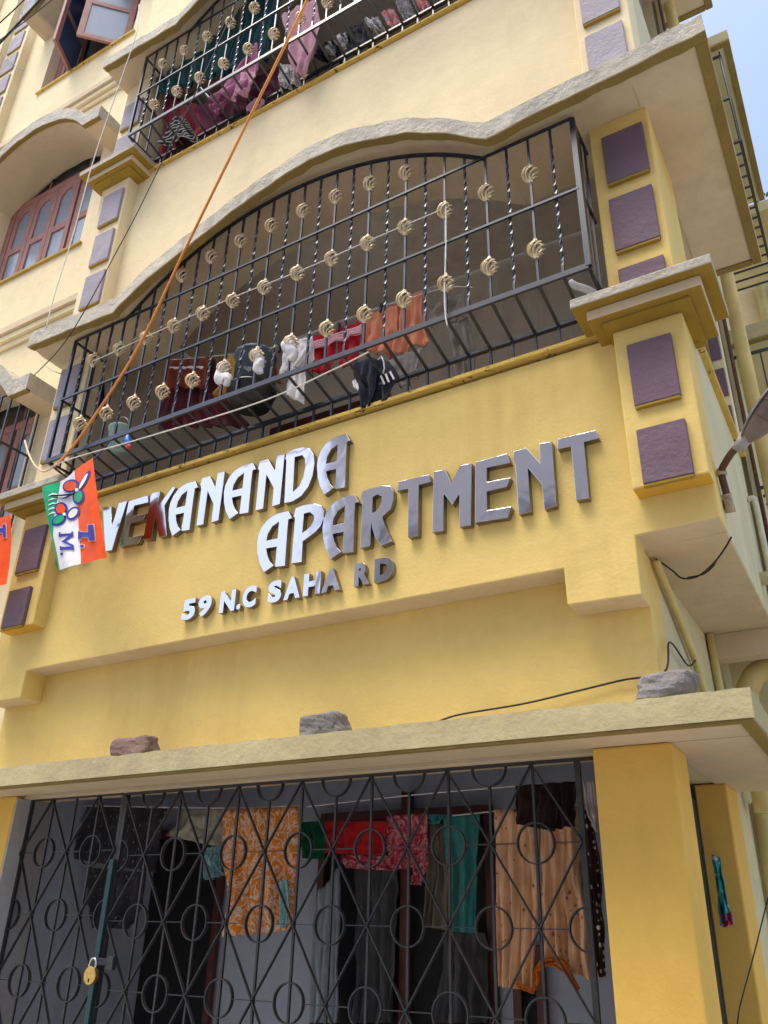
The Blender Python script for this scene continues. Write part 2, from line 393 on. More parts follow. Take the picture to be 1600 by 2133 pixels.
pu=pilaster(-.645,FR+.003,4.12,5.30,YEL,ru,yb=.45)
h=ru[0][3]-ru[0][2]; p2=ru[0][2]-ru[1][2]
col=[(-.60,-.395,6.095-i*.0-(i*p2),6.095-i*p2+h) for i in range(-3,2)]
col=[(a,b,max(c,5.42),d) for a,b,c,d in col if d>5.5 and d<7.0]
pilaster(-.64,FR+.002,5.40,6.98,YELP,col)
pilaster(-.64,FR+.002,7.10,8.28,YELP,[(a,b,c+FL,d+FL) for a,b,c,d in ru[:2]],yb=.45)
ll=tiles_px([[zk(280,825),zk(520,750),zk(400,1245),zk(160,1310)],[zk(105,1500),zk(343,1440),zk(238,1865),zk(8,1918)]],yf)
pilaster(-4.515,-4.20,3.205,3.99,YEL,ll)
lu=[(-4.478,-4.275,c,d) for (a,b,c,d) in ru[:2]]+[(-4.478,-4.275,4.14,ru[1][2]-.11)]
pilaster(-4.52,-4.215,4.11,5.22,YELP,[(a,b,c-.05,d-.05) for a,b,c,d in lu[:2]]+[(-4.478,-4.275,4.115,4.17)],yb=.05)
lw=tiles_px([[zl(350,740),zl(557,655),zl(500,975),zl(290,1070)],[zl(255,1185),zl(455,1090),zl(395,1415),zl(185,1515)],[zl(150,1640),zl(360,1545),zl(285,1900),zl(70,1990)]],yf)
pilaster(-4.55,-4.245,5.34,6.965,YELP,lw,yb=.2)
pilaster(-4.53,-4.225,7.09,8.2,YELP,[(-4.49,-4.28,7.62,7.92),(-4.49,-4.28,7.14,7.51)],yb=.2)
# stepped capitals (cornices)
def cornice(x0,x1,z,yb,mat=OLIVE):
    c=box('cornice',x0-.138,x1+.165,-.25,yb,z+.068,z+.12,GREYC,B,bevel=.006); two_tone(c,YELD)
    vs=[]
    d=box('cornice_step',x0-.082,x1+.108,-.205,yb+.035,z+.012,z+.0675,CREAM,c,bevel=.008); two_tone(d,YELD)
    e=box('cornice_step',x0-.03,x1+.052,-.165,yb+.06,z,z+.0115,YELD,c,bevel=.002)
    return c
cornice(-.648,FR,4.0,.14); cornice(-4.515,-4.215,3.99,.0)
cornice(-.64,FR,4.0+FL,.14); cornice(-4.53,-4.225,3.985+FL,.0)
# balcony interiors (first and second floor)
def interior(dz, back, side, ceil):
    z0=3.16+dz; z1=5.98+dz
    mk('balcony_wall',[(-4.45,1.25,z0),(-.42,1.25,z0),(-.42,1.25,z1),(-4.45,1.25,z1)],[(0,1,2,3)],back,B,solid=.06)
    mk('balcony_wall',[(-4.45,.19,z0),(-4.45,1.22,z0),(-4.45,1.22,z1),(-4.45,.19,z1)],[(0,1,2,3)],side,B,solid=.06)
    mk('balcony_wall',[(-.45,.45,z0),(-.45,1.22,z0),(-.45,1.22,z1),(-.45,.45,z1)],[(0,1,2,3)],side,B,solid=.05)
    mk('balcony_ceiling',[(-4.4,.2,z1),(-.48,.2,z1),(-.48,1.2,z1),(-4.4,1.2,z1)],[(0,1,2,3)],ceil,B,solid=.04)
    mk('balcony_floor',[(-4.4,.16,z0),(-.48,.16,z0),(-.48,1.2,z0),(-4.4,1.2,z0)],[(0,1,2,3)],back,B,solid=.04)
interior(0,INNER,INNER,INNER)
TEALW=plaster('brown grey distemper',(.36,.31,.28,1))
interior(FL,TEALW,TEALW,INNER)
# inner door and shuttered window on the balcony wall
box('door',-3.62,-2.55,1.18,1.212,3.2,5.12,WOODD,B,bevel=.01)
for x in (-1.75,-1.05):
    box('window_panel',x,x+.42,1.17,1.205,3.75,4.85,plain('brown shutter',(.13,.09,.07,1),.6) if x<-1.5 else bpy.data.materials['brown shutter'],B)
# canopy over the entrance
CAN=prism  # (kept for symmetry of the names below)
cv=MB(); n=90; secs=[]
for i in range(n+1):
    x=-5.6+(5.6-.345)*i/n
    j=rn(x,17)*.006+rn(x,41)*.004; j2=rn(x+9,23)*.004
    secs.append([(x,-.135+j2,2.271),(x,.16,2.275),(x,.16,2.37),(x,-.128+j2,2.371+j)])
cn=loft('canopy',secs,OLIVE,B); two_tone(cn,CREAM)
c2=box('canopy',-.72,-.347,.163,1.42,2.272,2.372,OLIVE,B); two_tone(c2,CREAM)
lp=MB(); lp.box(-5.6,-.352,-.128,-.098,2.260,2.2695); lp.box(-.395,-.352,-.097,1.41,2.260,2.2705); lp.build('drip_lip',LIP,cn)
# pillars of the ground floor
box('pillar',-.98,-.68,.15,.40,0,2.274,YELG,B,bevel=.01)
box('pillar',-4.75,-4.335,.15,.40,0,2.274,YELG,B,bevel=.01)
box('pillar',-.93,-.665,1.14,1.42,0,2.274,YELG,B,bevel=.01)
box('jamb',-4.3345,-4.322,.152,.40,0,2.26,plaster('grey jamb cement',(.42,.41,.40,1),var=.2,stain=.4,staincol=(.2,.2,.2,1)),B,bevel=.002)
# beam and room behind the gate
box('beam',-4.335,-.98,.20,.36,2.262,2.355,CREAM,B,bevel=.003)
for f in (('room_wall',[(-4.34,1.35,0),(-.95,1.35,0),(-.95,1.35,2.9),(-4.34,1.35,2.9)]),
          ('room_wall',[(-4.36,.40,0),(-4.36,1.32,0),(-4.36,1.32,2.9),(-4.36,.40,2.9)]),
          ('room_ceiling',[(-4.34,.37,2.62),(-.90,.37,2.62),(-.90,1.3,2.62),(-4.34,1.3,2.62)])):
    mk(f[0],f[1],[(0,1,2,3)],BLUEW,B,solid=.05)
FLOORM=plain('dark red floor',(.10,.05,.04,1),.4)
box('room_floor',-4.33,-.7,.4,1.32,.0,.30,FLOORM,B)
# flat black panels on the back wall, painted darkness instead of open doorways
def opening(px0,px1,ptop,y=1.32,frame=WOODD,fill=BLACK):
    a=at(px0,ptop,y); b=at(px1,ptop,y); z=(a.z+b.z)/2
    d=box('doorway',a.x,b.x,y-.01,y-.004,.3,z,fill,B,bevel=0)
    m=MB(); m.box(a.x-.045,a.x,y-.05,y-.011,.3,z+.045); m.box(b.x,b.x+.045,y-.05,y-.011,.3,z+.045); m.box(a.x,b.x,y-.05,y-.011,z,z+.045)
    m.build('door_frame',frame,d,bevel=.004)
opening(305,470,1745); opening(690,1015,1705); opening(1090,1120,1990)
m=MB(); a=at(845,1900,1.28); m.box(a.x-.02,a.x+.035,1.25,1.30,.3,2.35); m.build('door_post',WOODD,B)
# flank at the right: recessed wall, beam, rear wing
box('wall',-.69,.9,1.92,2.0,2.28,3.06,SIDEC,B)
box('wall',-.95,-.67,1.425,6,0,2.27,SIDEC,B)
box('wall',-.95,-.672,1.425,6,2.2705,3.05,SIDEC,B)
box('beam',-.688,.9,1.39,1.5,2.93,3.061,CREAM,B)
box('wall',FR-.1,FR+.02,1.48,4.6,3.05,12,SIDEC,B)
box('wall',-1.0,FR-.003,1.42,1.50,3.17,12,SIDEC,B)
box('wall_moulding',FR+.0205,FR+.05,1.43,1.60,3.07,12,plaster('pale moulding',(.70,.64,.46,1)),B)
pp=box('wall_moulding',FR-.06,FR+.02,1.30,1.41,4.08,5.28,YELP,B)
for z in (4.16,4.42,4.68,4.94): box('tile',FR-.045,FR+.012,1.284,1.302,z,z+.19,PURP,pp)
box('ledge',FR-.14,FR+.03,-.085,1.37,4.046,4.075,LEDGE,B)
_e=at(1590,590,4.7); rw=box('wall',FR-.1,1.6,4.7,5.2,0,_e.z,YELP,B,bevel=0)
for _x,_r in ((-.12,.05),(.03,.03)): tube('wall_pipe',[(_x,4.64,0),(_x,4.64,_e.z-.05)],_r,PIPEY,B,10)
# side balcony of the rear wing: slab with drip lip
for dz in (0,FL):
    s=box('awning',FR,.12,2.03,3.95,5.29+dz,5.41+dz,OLIVE,B,bevel=.006); two_tone(s,SIDEC)
    m=MB(); m.box(.07,.116,2.034,3.945,5.276+dz,5.2885+dz); m.box(FR,.07,2.034,2.08,5.276+dz,5.2885+dz); m.build('drip_lip',LIP,s)
for dz in (0,):
    s=box('awning',FR,.22,4.1,6.0,8.27,8.40,OLIVE,B)
# ------------------------------------------------------------------ left wing
WY=.27
def wing_circ(x,dz):
    h=.80; c=-5.93; r=.42; R=(h*h+r*r)/(2*r); base=8.132+dz
    if abs(x-c)>=h: return base
    return base+math.sqrt(R*R-(x-c)**2)-(R-r)
def wing_awning(dz):
    secs=[]; lips=[]
    for i in range(73):
        x=-6.95+(6.95-4.925)*i/72
        z=wing_circ(x,dz); j=rn(x+dz,15)*.006
        secs.append([(x,-.07+j,z),(x,.42,z+.004),(x,.42,z+.15),(x,-.066+j,z+.15+j)])
        lips.append([(x,-.064+j,z-.008),(x,-.028,z-.008),(x,-.028,z+.01),(x,-.064+j,z+.01)])
    a=loft('awning',secs,GREYC,B); two_tone(a,CREAM,-.3); loft('drip_lip',lips,LIP,a)
for dz in (-FL,0,FL): wing_awning(dz)
box('wall',-11,-6.70,WY,.47,0,13,YELP,B,bevel=0)
box('wall',-5.25,-4.53,WY,.47,0,13,YELP,B,bevel=0)
def spandrel(z0,z1,dz):
    pts=[(-5.2505,z0),(-5.2505,z1),(-6.6995,z1),(-6.6995,z0)] if dz is None else \
        [(-5.2505,z1),(-6.6995,z1)]+[(-6.6995+i*(1.449/24),wing_circ(-6.6995+i*(1.449/24),dz)+.06) for i in range(25)]
    prism('wall',pts,WY+.0005,.4695,YELP,B,bevel=0)
spandrel(0,4.03,None); spandrel(0,7.015,-FL); spandrel(0,10.0,0); spandrel(0,13,FL)
for dz in (-FL,0,FL):
    box('window_sill',-6.74,-5.21,WY-.025,.40,7.016+dz,7.044+dz,LEDGE if dz else plaster('ochre sill',(.42,.30,.07,1)),B)
for dz in (0,-FL):
    for k,(z,t,y) in enumerate(((9.08,.06,.245),(9.145,.06,.215),(9.21,.075,.19))):
        box('string_course',-7.12,-4.56,y,WY-.002,z+dz,z+t+dz,YELP if k<2 else CREAM,B)
# far pilaster of the wing
pl=box('pilaster',-7.56,-7.20,.17,WY+.01,2.3,13,YELP,B,bevel=.008)
for i in range(26):
    z=2.6+i*.405
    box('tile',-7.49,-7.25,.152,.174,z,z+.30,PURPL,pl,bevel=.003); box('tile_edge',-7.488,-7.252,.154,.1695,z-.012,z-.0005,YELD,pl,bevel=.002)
bx=box('wall',-11,-7.56,.10,.268,0,13,YELP,B,bevel=0)
pl=box('pilaster',-8.25,-7.95,.0,.10,2.3,13,YELP,B,bevel=.008)
for i in range(26):
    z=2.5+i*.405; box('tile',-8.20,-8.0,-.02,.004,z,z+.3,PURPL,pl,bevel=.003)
# windows of the wing
def window(dz, openl=False):
    y=.40; z0=7.046+dz; zt=8.30+dz
    wd=box('window',-6.66,-5.30,.452,.466,z0,zt+.30,DGLASS,B,bevel=0)
    fr=MB(); fr.box(-6.6985,-6.62,y-.02,.45,z0,zt+.02); fr.box(-5.33,-5.2515,y-.02,.45,z0,zt+.02)
    fr.box(-6.62,-5.33,y-.015,.45,zt-.05,zt+.02)
    for x in (-6.25,-5.66): fr.box(x,x+.02,.43,.45,zt+.02,zt+.34)
    fr.build('window_frame',WOOD,wd,bevel=.004)
    xs=[-6.62,-6.305,-5.985,-5.665,-5.33]
    for k in range(4):
        if openl and k in (1,2): continue
        a,b=xs[k]+.003,xs[k+1]-.003
        if k==3: a+=.028
        lf=MB(); s=.062
        lf.box(a,a+s,y-.012,y+.02,z0,zt-.052); lf.box(b-s,b,y-.012,y+.02,z0,zt-.052)
        lf.box(a+s,b-s,y-.012,y+.02,z0,z0+.07); lf.box(a+s,b-s,y-.012,y+.02,z0+.555,z0+.635); 
        # chamfered head
        zz=zt-.052; c=.06
        lf.add([(a+s,y-.012,zz),(b-s,y-.012,zz),(b-s,y-.012,zz-.17),(b-s-c,y-.012,zz-.09),(a+s+c,y-.012,zz-.09),(a+s,y-.012,zz-.17),
                (a+s,y+.02,zz),(b-s,y+.02,zz),(b-s,y+.02,zz-.17),(b-s-c,y+.02,zz-.09),(a+s+c,y+.02,zz-.09),(a+s,y+.02,zz-.17)],
               [(0,1,2,3,4,5),(11,10,9,8,7,6)]+[(i,(i+1)%6,6+(i+1)%6,6+i) for i in range(6)])
        lf.build('sash',WOOD,wd,bevel=.003)
        box('pane',a+s-.005,b-s+.005,y+.002,y+.008,z0+.06,zt-.1,GLASS,wd,bevel=0)
    return wd
window(0); window(-FL)
w3=window(FL,True)
# two casements of the top window standing open
def casement(hx, ang, name='open_casement'):
    z0=7.05+2*FL-FL; z1=z0+1.18; wv=.52; s=.065
    def tr(p):
        c,sn=math.cos(ang),math.sin(ang); return (hx+p[0]*c-p[1]*sn,.385+p[0]*sn+p[1]*c,p[2])
    m=MB()
    for bx_ in ((0,s,0,.03,z0,z1),(wv-s,wv,0,.03,z0,z1),(s,wv-s,0,.03,z0,z0+s),(s,wv-s,0,.03,z1-s,z1),(s,wv-s,0,.03,z0+.56,z0+.56+s)):
        m.add([tr(p) for p in boxv(*bx_)],BOXF)
    o=m.build(name,WOOD,w3,bevel=.003)
    g_=MB().add([tr(p) for p in boxv(s-.004,wv-s+.004,.012,.018,z0+s-.004,z1-s+.004)],BOXF)
    g_.build('pane',BGLASS if ang>-1.7 else GLASS,w3)
casement(-6.28,-1.15); casement(-5.45,-2.35)
# ------------------------------------------------------------------ balcony grilles
def basket_mesh():
    m=MB(); H=.085; R=.037
    for k in range(8):
        pts=[]
        for i in range(11):
            t=i/10; r=.005+R*math.sin(math.pi*t)**.75; th=2*math.pi*k/8+t*2.4
            pts.append((r*math.cos(th),r*math.sin(th),(t-.5)*H))
        m.tube(pts,.0048,4,cap=False)
    m.tube([(0,0,-H*.72),(0,0,-H*.44)],[.010,.014],6); m.tube([(0,0,H*.44),(0,0,H*.72)],[.014,.010],6)
    me=bpy.data.meshes.new('basket'); me.from_pydata(m.v,[],m.f); me.materials.append(GOLD); return me
BASK=basket_mesh()
def twisted(name,x,y,z0,z1,parent,w=.0115):
    n=max(6,int((z1-z0)/.028)); vs=[]; fs=[]
    for i in range(n+1):
        z=z0+(z1-z0)*i/n; s=min(1,max(0,(i/n-.06)/.1),max(0,(.94-i/n)/.1)); th=math.pi/4+ (i*.62 if s>0 else 0)
        for k in range(4): vs.append((x+w*.75*math.cos(th+k*math.pi/2),y+w*.75*math.sin(th+k*math.pi/2),z))
    for i in range(n):
        for k in range(4): fs.append((i*4+k,i*4+(k+1)%4,i*4+4+(k+1)%4,i*4+4+k))
    return mk(name,vs,fs,IRON,parent)
CYF=-.24
def cage_top(x):
    h=1.285; c=-2.447; r=.475; R=(h*h+r*r)/(2*r); b=5.19+T(x)
    return b if abs(x-c)>=h else max(b,b+math.sqrt(R*R-(x-c)**2)-(R-r))
def grille(dz,dx,label,X0=-4.207,X1=-.685,n=30):
    G=empty('balcony_grille',((X0+X1)/2+dx,-.12,4.05+dz),label,'grille','arched iron balcony grilles')
    st=(X1-X0)/n; zb=lambda x:4.243+T(x)*.7+dz; zm=lambda x:4.708+T(x)+dz; zu=lambda x:5.19+T(x)+dz
    for i in range(n+1):
        x0=X0+i*st; x=x0+dx; zt=cage_top(x0)+dz
        if i in (0,n):
            b=MB().bar((x,CYF,zb(x)),(x,CYF,zt),.026 if i else .018,None,(0,1,0)).build('corner_post',IRON,G)
        elif i%2: b=twisted('bar',x,CYF,zb(x),zt,G)
        else:
            b=MB().bar((x,CYF,zb(x)),(x,CYF,zt),.0112,None,(0,1,0)).build('bar',IRON,G)
            zs=[4.455,4.95]+([5.36+.08*math.sin(math.pi*(i-8)/14)**.6] if 8<=i<=22 else [])
            for z in zs:
                if z+.06>zt-dz: continue
                o=bpy.data.objects.new('basket_ornament',BASK); C.objects.link(o); o.parent=b; o.location=Vector((x,CYF,z+T(x)*.8+dz))-wloc(b)
                o.rotation_euler=(0,0,random.random()*6)
        if i%1==0:
            MB().bar((x,CYF,zb(x)-.006),(x,.012,4.19+T(x)*.6+dz),.016,.006,(1,0,0)).build('floor_bar',IRON,G)
            if -4.15<x0<-.72: MB().bar((x,.012,4.19+T(x)*.6+dz),(x,.012,4.07+T(x)*.3+dz),.012).build('short_bar',IRON,G)
    def rail(f,wa,wb,y=CYF,xa=X0,xb=X1,k=1,name='rail'):
        m=MB(); 
        for i in range(k):
            a=xa+(xb-xa)*i/k; b=xa+(xb-xa)*(i+1)/k
            m.bar((a+dx,y,f(a)),(b+dx,y,f(b)),wa,wb,(0,1,0))
        m.build(name,IRON,G)
    rail(lambda x:zb(x),.014,.030,CYF-.004); rail(zm,.011,.014,CYF-.009); rail(zu,.011,.014,CYF-.009)
    rail(lambda x:4.19+T(x)*.6+dz,.026,.018,.012,-4.24,-.70)
    m=MB(); ks=64
    for i in range(ks):
        a=-3.735+(2.575)*i/ks; b=-3.735+(2.575)*(i+1)/ks
        m.bar((a+dx,CYF,cage_top(a)+dz),(b+dx,CYF,cage_top(b)+dz),.014,.018,(0,1,0))
    m.build('arched_rail',IRON,G)
    # the two ends of the cage, back to the wall
    for x,yb in ((X0,-.0),(X1,-.0)):
        for f in (zb,zm,zu): MB().bar((x+dx,CYF,f(x)),(x+dx,yb,f(x)),.013,.013,(1,0,0)).build('side_rail',IRON,G)
        for k in (1,2): 
            y=CYF+(yb-CYF)*k/2.6
            MB().bar((x+dx,y,zb(x)),(x+dx,y,zu(x)),.011,None,(0,1,0)).build('bar',IRON,G)
    MB().bar((X1+dx+.004,-.2,zb(X1)-.02),(X1+dx+.004,-.2,zu(X1)),.05,.004,(0,1,0)).build('corner_plate',IRON,G)
    return G
grille(0,0,'black iron balcony cage with gold basket bars directly above the steel letters')
grille(FL,.045,'black iron balcony cage with gold basket bars one storey above the lettered balcony')
# side cages on the rear wing
def side_cage(dz,label):
    G=empty('side_grille',(-.1,3.0,4.1+dz),label,'grille')
    x1=.024; y0,y1=2.10,3.85
    for i in range(15):
        y=y0+(y1-y0)*i/14
        MB().bar((x1,y,4.2+dz),(x1,y,5.27+dz),.012).build('bar',IRON,G)
        MB().bar((x1,y,4.2+dz),(FR+.02,y,4.2+dz),.014).build('floor_bar',IRON,G)
    for z in (4.2,4.7,5.22):
        MB().bar((x1,y0,z+dz),(x1,y1,z+dz),.022).build('rail',IRON,G)
        MB().bar((x1,y0,z+dz),(FR+.02,y0,z+dz),.018).build('rail',IRON,G)
    for k in range(1,4):
        x=x1+(FR-x1)*k/4; MB().bar((x,y0,4.2+dz),(x,y0,5.22+dz),.011).build('bar',IRON,G)
side_cage(0,'small iron cage of the lower side balcony behind the drain pipe')
side_cage(FL,'small iron cage under the side awning against the sky')
# box grille of the lower left window
def box_grille():
    x0,x1=-6.7,-5.182; y0,y1=.0,.25; z0,z1=3.95,5.25
    G=empty('window_grille',((x0+x1)/2,.1,z0),'black iron box grille round the wing window beside the lower pilaster','grille')
    for i in range(13):
        x=x0+(x1-x0)*i/12
        MB().bar((x,y0,z0),(x,y0,z1),.013).build('bar',IRON,G)
    for z in (z0,z0+.43,z0+.86,z1):
        MB().bar((x0,y0,z),(x1,y0,z),.014).build('rail',IRON,G); MB().bar((x1,y0,z),(x1,y1,z),.014).build('rail',IRON,G)
    for k in (1,2,3): 
        y=y0+(y1-y0)*k/3; MB().bar((x1,y,z0),(x1,y,z1),.013).build('bar',IRON,G)
box_grille()
# ------------------------------------------------------------------ entrance grilles
GY=.25
def ring(m,x,z,r,y,half=False,wr=.005,wd=.020):
    n=28 if not half else 14; vs=[]; k0=len(m.v)
    for i in range(n+(1 if half else 0)):
        th=(math.pi+math.pi*i/n) if half else 2*math.pi*i/n
        for rr,yy in ((r-wr/2,y-wd/2),(r+wr/2,y-wd/2),(r+wr/2,y+wd/2),(r-wr/2,y+wd/2)):
            m.v.append(Vector((x+rr*math.cos(th),yy,z+rr*math.sin(th))))
    for i in range(n):
        a=k0+i*4; b=k0+((i+1)%(n+(1 if half else 0)))*4
        for q in range(4): m.f.append((a+q,a+(q+1)%4,b+(q+1)%4,b+q))
def lattice(name,label,cols,zs,zt,parity,halfrings,xl,xr,posts):
    """cols: bar positions; zs: rows below the top rail; parity: which of the crossings are stars"""
    G=empty(name,((xl+xr)/2,GY,.3),label,'gate')
    R=.076
    rows=[zt]+zs
    top=MB().bar((xl,GY,zt+.008),(xr,GY,zt+.008),.02,.016,(0,1,0)).build('top_rail',GATEI,G)
    for i,x in enumerate(cols):
        isp = i in posts
        z_top=zt
        if halfrings and (i+parity)%2==1 and not isp: z_top=zt-R
        MB().bar((x,GY+.004,.32),(x,GY+.004,z_top),.018 if isp else .012,.022 if isp else .010,(0,1,0)).build('post' if isp else 'bar',GATEI,G)
    for j,z in enumerate(rows):
        for i,x in enumerate(cols):
            star=(i+j+parity)%2==0
            if j==0:
                if not star and halfrings and i not in posts:
                    m=MB(); ring(m,x,z,R,GY,True); m.build('half_ring',GATEI,G)
            else:
                if not star:
                    if i in posts:
                        m=MB(); n=14
                        sgn=1 if i==0 else -1
                        ring_half(m,x,z,R,sgn); m.build('half_ring',GATEI,G)
                    else:
                        m=MB(); ring(m,x,z,R,GY); m.build('ring',GATEI,G)
                # short horizontals from this star to the next ring
                if star:
                    for d in (-1,1):
                        k=i+d
                        if 0<=k<len(cols):
                            xe=cols[k]-d*R; MB().bar((x,GY,z),(xe,GY,z),.012,.004,(0,1,0)).build('tie',GATEI,G)
            if star and j+1<len(rows):
                for d in (-1,1):
                    k=i+d
                    if 0<=k<len(cols): MB().bar((x,GY-.008,z),(cols[k],GY-.008,rows[j+1]),.016,.005,(0,1,0)).build('diagonal',GATEI,G)
    return G
def ring_half(m,x,z,r,sgn,wr=.005,wd=.02):
    n=14; k0=len(m.v)
    for i in range(n+1):
        th=-math.pi/2+math.pi*i/n
        for rr,yy in ((r-wr/2,GY-wd/2),(r+wr/2,GY-wd/2),(r+wr/2,GY+wd/2),(r-wr/2,GY+wd/2)):
            m.v.append(Vector((x+sgn*rr*math.cos(th),yy,z+rr*math.sin(th))))
    for i in range(n):
        a=k0+i*4; b=a+4
        for q in range(4): m.f.append((a+q,a+(q+1)%4,b+(q+1)%4,b+q))
colsR=[-3.556+.1908*i for i in range(14)]
lattice('entrance_grille','wide black lattice grille of rings and stars beside the big yellow pillar',colsR,[1.948,1.645,1.345,1.04,.74],2.25,0,True,-3.556,-.985,(0,13))
colsL=[-4.318+.1845*i for i in range(5)]
lattice('gate_leaf','narrow black lattice gate leaf hung on the cement jamb',colsL,[1.977,1.668,1.358,1.05,.74],2.255,1,False,-4.318,-3.58,(0,4))
# teal painted stile and hasp of the gate
ST=plain('teal black stile',(.012,.05,.055,1),.4)
pts=[(-3.572,GY-.018,z) for z in (.32,1.95)]
h=tag(MB().bar((-3.572,GY-.02,.32),(-3.572,GY-.02,1.93),.014,.03,(0,1,0)).build('gate_stile',ST),'teal black upright stile between gate leaf and wide grille','stile')
L0=at(207,2005,GY-.05)
hs=MB(); hs.box(L0.x-.03,L0.x+.075,GY-.05,GY-.036,L0.z-.012,L0.z+.02); hs.box(L0.x+.06,L0.x+.10,GY-.06,GY-.034,L0.z-.03,L0.z+.03)
tag(hs.build('gate_hasp',GATEI,bevel=.003),'black iron hasp bar the padlock hangs from','hasp')
PL=at(190,2032,GY-.07)
lk=empty('padlock',(PL.x,PL.y,PL.z-.045),'round brass padlock hanging on the gate hasp','padlock')
BRASS=plain('worn brass',(.62,.42,.13,1),.32,.9,.15,50)
m=MB(); 
def disc(m,c,r,y0,y1,n=28):
    k=len(m.v)
    for yy in (y0,y1):
        for i in range(n):
            th=2*math.pi*i/n; m.v.append(Vector((c[0]+r*math.cos(th),yy,c[1]+r*math.sin(th)*1.0)))
    m.f.append(tuple(k+i for i in range(n))); m.f.append(tuple(k+n+i for i in range(n-1,-1,-1)))
    for i in range(n): m.f.append((k+i,k+(i+1)%n,k+n+(i+1)%n,k+n+i))
disc(m,(PL.x,PL.z),.040,PL.y-.012,PL.y+.014); m.build('body',BRASS,lk,bevel=.004)
m=MB(); m.tube([(PL.x+.022*math.cos(t),PL.y,PL.z+.045+.026*math.sin(t)) for t in [math.pi*i/10 for i in range(11)]][:0]+[(PL.x-.022,PL.y,PL.z+.03)]+[(PL.x+.022*math.cos(math.pi-math.pi*i/10),PL.y,PL.z+.05+.024*math.sin(math.pi*i/10)) for i in range(11)]+[(PL.x+.022,PL.y,PL.z+.03)],.006,6)
m.build('shackle',plain('chrome',(.6,.6,.6,1),.2,1),lk,smooth=True)
m=MB(); m.box(PL.x-.004,PL.x+.004,PL.y-.0135,PL.y-.0115,PL.z-.028,PL.z-.012); m.build('keyhole',BLACK,lk)
# dark side gate beside the second pillar
tag(MB().box(-.86,-.80,.47,1.08,0.3,2.2).box(-.862,-.798,.44,.47,.02,2.262).box(-.862,-.798,1.08,1.11,.02,2.262).build('side_gate',plain('dark green gate',(.010,.022,.022,1),.5)),'dark green side gate between the two yellow pillars','gate')

# ------------------------------------------------------------------ steel letters
SG=empty('apartment_sign',(-2.3,0,2.98),'raised polished steel letters on the yellow parapet wall','sign')
ka=lambda x,y:(450+x/4,880+y/4)
kb=lambda x,y:(830+x/3.721,880+y/3.721)
kc=lambda x,y:(200+x/5.333,900+y/5.333)
kd=lambda x,y:(360+x/3.3333,1140+y/3.3333)
LY=-.034
def tr(f,pts): return [(lambda p:(p.x,p.z))(at(*f(x,y),LY)) for x,y in pts]
TPL={
'A':(ka,[(905,600),(868,530),(848,450),(842,360),(850,300),(875,235),(915,180),(960,140),(1010,115),(1085,95),(1115,150),(1088,160),(1082,260),(1072,540),(995,552),(1003,385),(915,405),(930,470),(950,515),(978,545)],[[(915,345),(925,285),(960,222),(1015,180),(1008,322)]]),
'D':(ka,[(570,670),(588,312),(579,302),(590,255),(650,225),(725,207),(780,220),(812,265),(820,340),(805,440),(770,530),(710,610),(640,655)],[[(640,582),(655,287),(720,270),(742,300),(745,370),(730,450),(695,530)]]),
'N':(kb,[(935,708),(908,310),(890,296),(895,225),(990,200),(1100,320),(1097,165),(1187,150),(1222,645),(1133,668),(1115,480),(1000,345),(1022,690)],[]),
'P':(ka,[(630,1172),(660,790),(648,785),(665,715),(730,690),(820,678),(875,695),(897,740),(895,800),(872,860),(828,910),(770,955),(722,988),(713,1160)],[[(718,922),(733,757),(785,745),(818,775),(815,820),(790,865),(752,900)]]),
'R':(ka,[(1205,1045),(1225,655),(1210,640),(1222,575),(1290,550),(1390,528),(1450,530),(1477,570),(1477,640),(1455,715),(1385,782),(1387,805),(1420,900),(1462,990),(1378,1025),(1330,960),(1305,880),(1292,800),(1283,1028)],[[(1300,755),(1303,622),(1345,597),(1383,612),(1383,650),(1360,708),(1325,745)]]),
'T':(kb,[(1380,600),(1340,182),(1235,207),(1240,130),(1525,62),(1550,120),(1435,150),(1473,585)],[]),
'M':(kb,[(265,848),(275,385),(360,365),(410,475),(480,335),(567,318),(560,795),(475,805),(475,545),(420,635),(350,545),(347,838)],[]),
'E':(kb,[(597,775),(597,310),(840,243),(866,312),(682,350),(682,465),(865,430),(838,497),(682,535),(685,685),(872,655),(846,735)],[]),
'V':(kc,[(80,838),(170,826),(172,1060),(205,960),(255,790),(345,768),(290,940),(225,1140),(175,1310),(108,1320),(90,1080)],[]),
'K':(kc,[(525,1190),(608,745),(600,735),(625,680),(712,660),(690,790),(680,840),(770,720),(850,612),(880,618),(760,815),(775,1000),(788,1150),(702,1162),(680,1050),(655,930),(615,1185)],[]),
}
WORLD={k:(tr(f,o),[tr(f,h) for h in hs]) for k,(f,o,hs) in TPL.items()}
WORLD['I']=([(0,0),(.10,0),(.10,.37),(0,.37)],[])
def bb(o): return min(p[0] for p in o),max(p[0] for p in o),min(p[1] for p in o),max(p[1] for p in o)
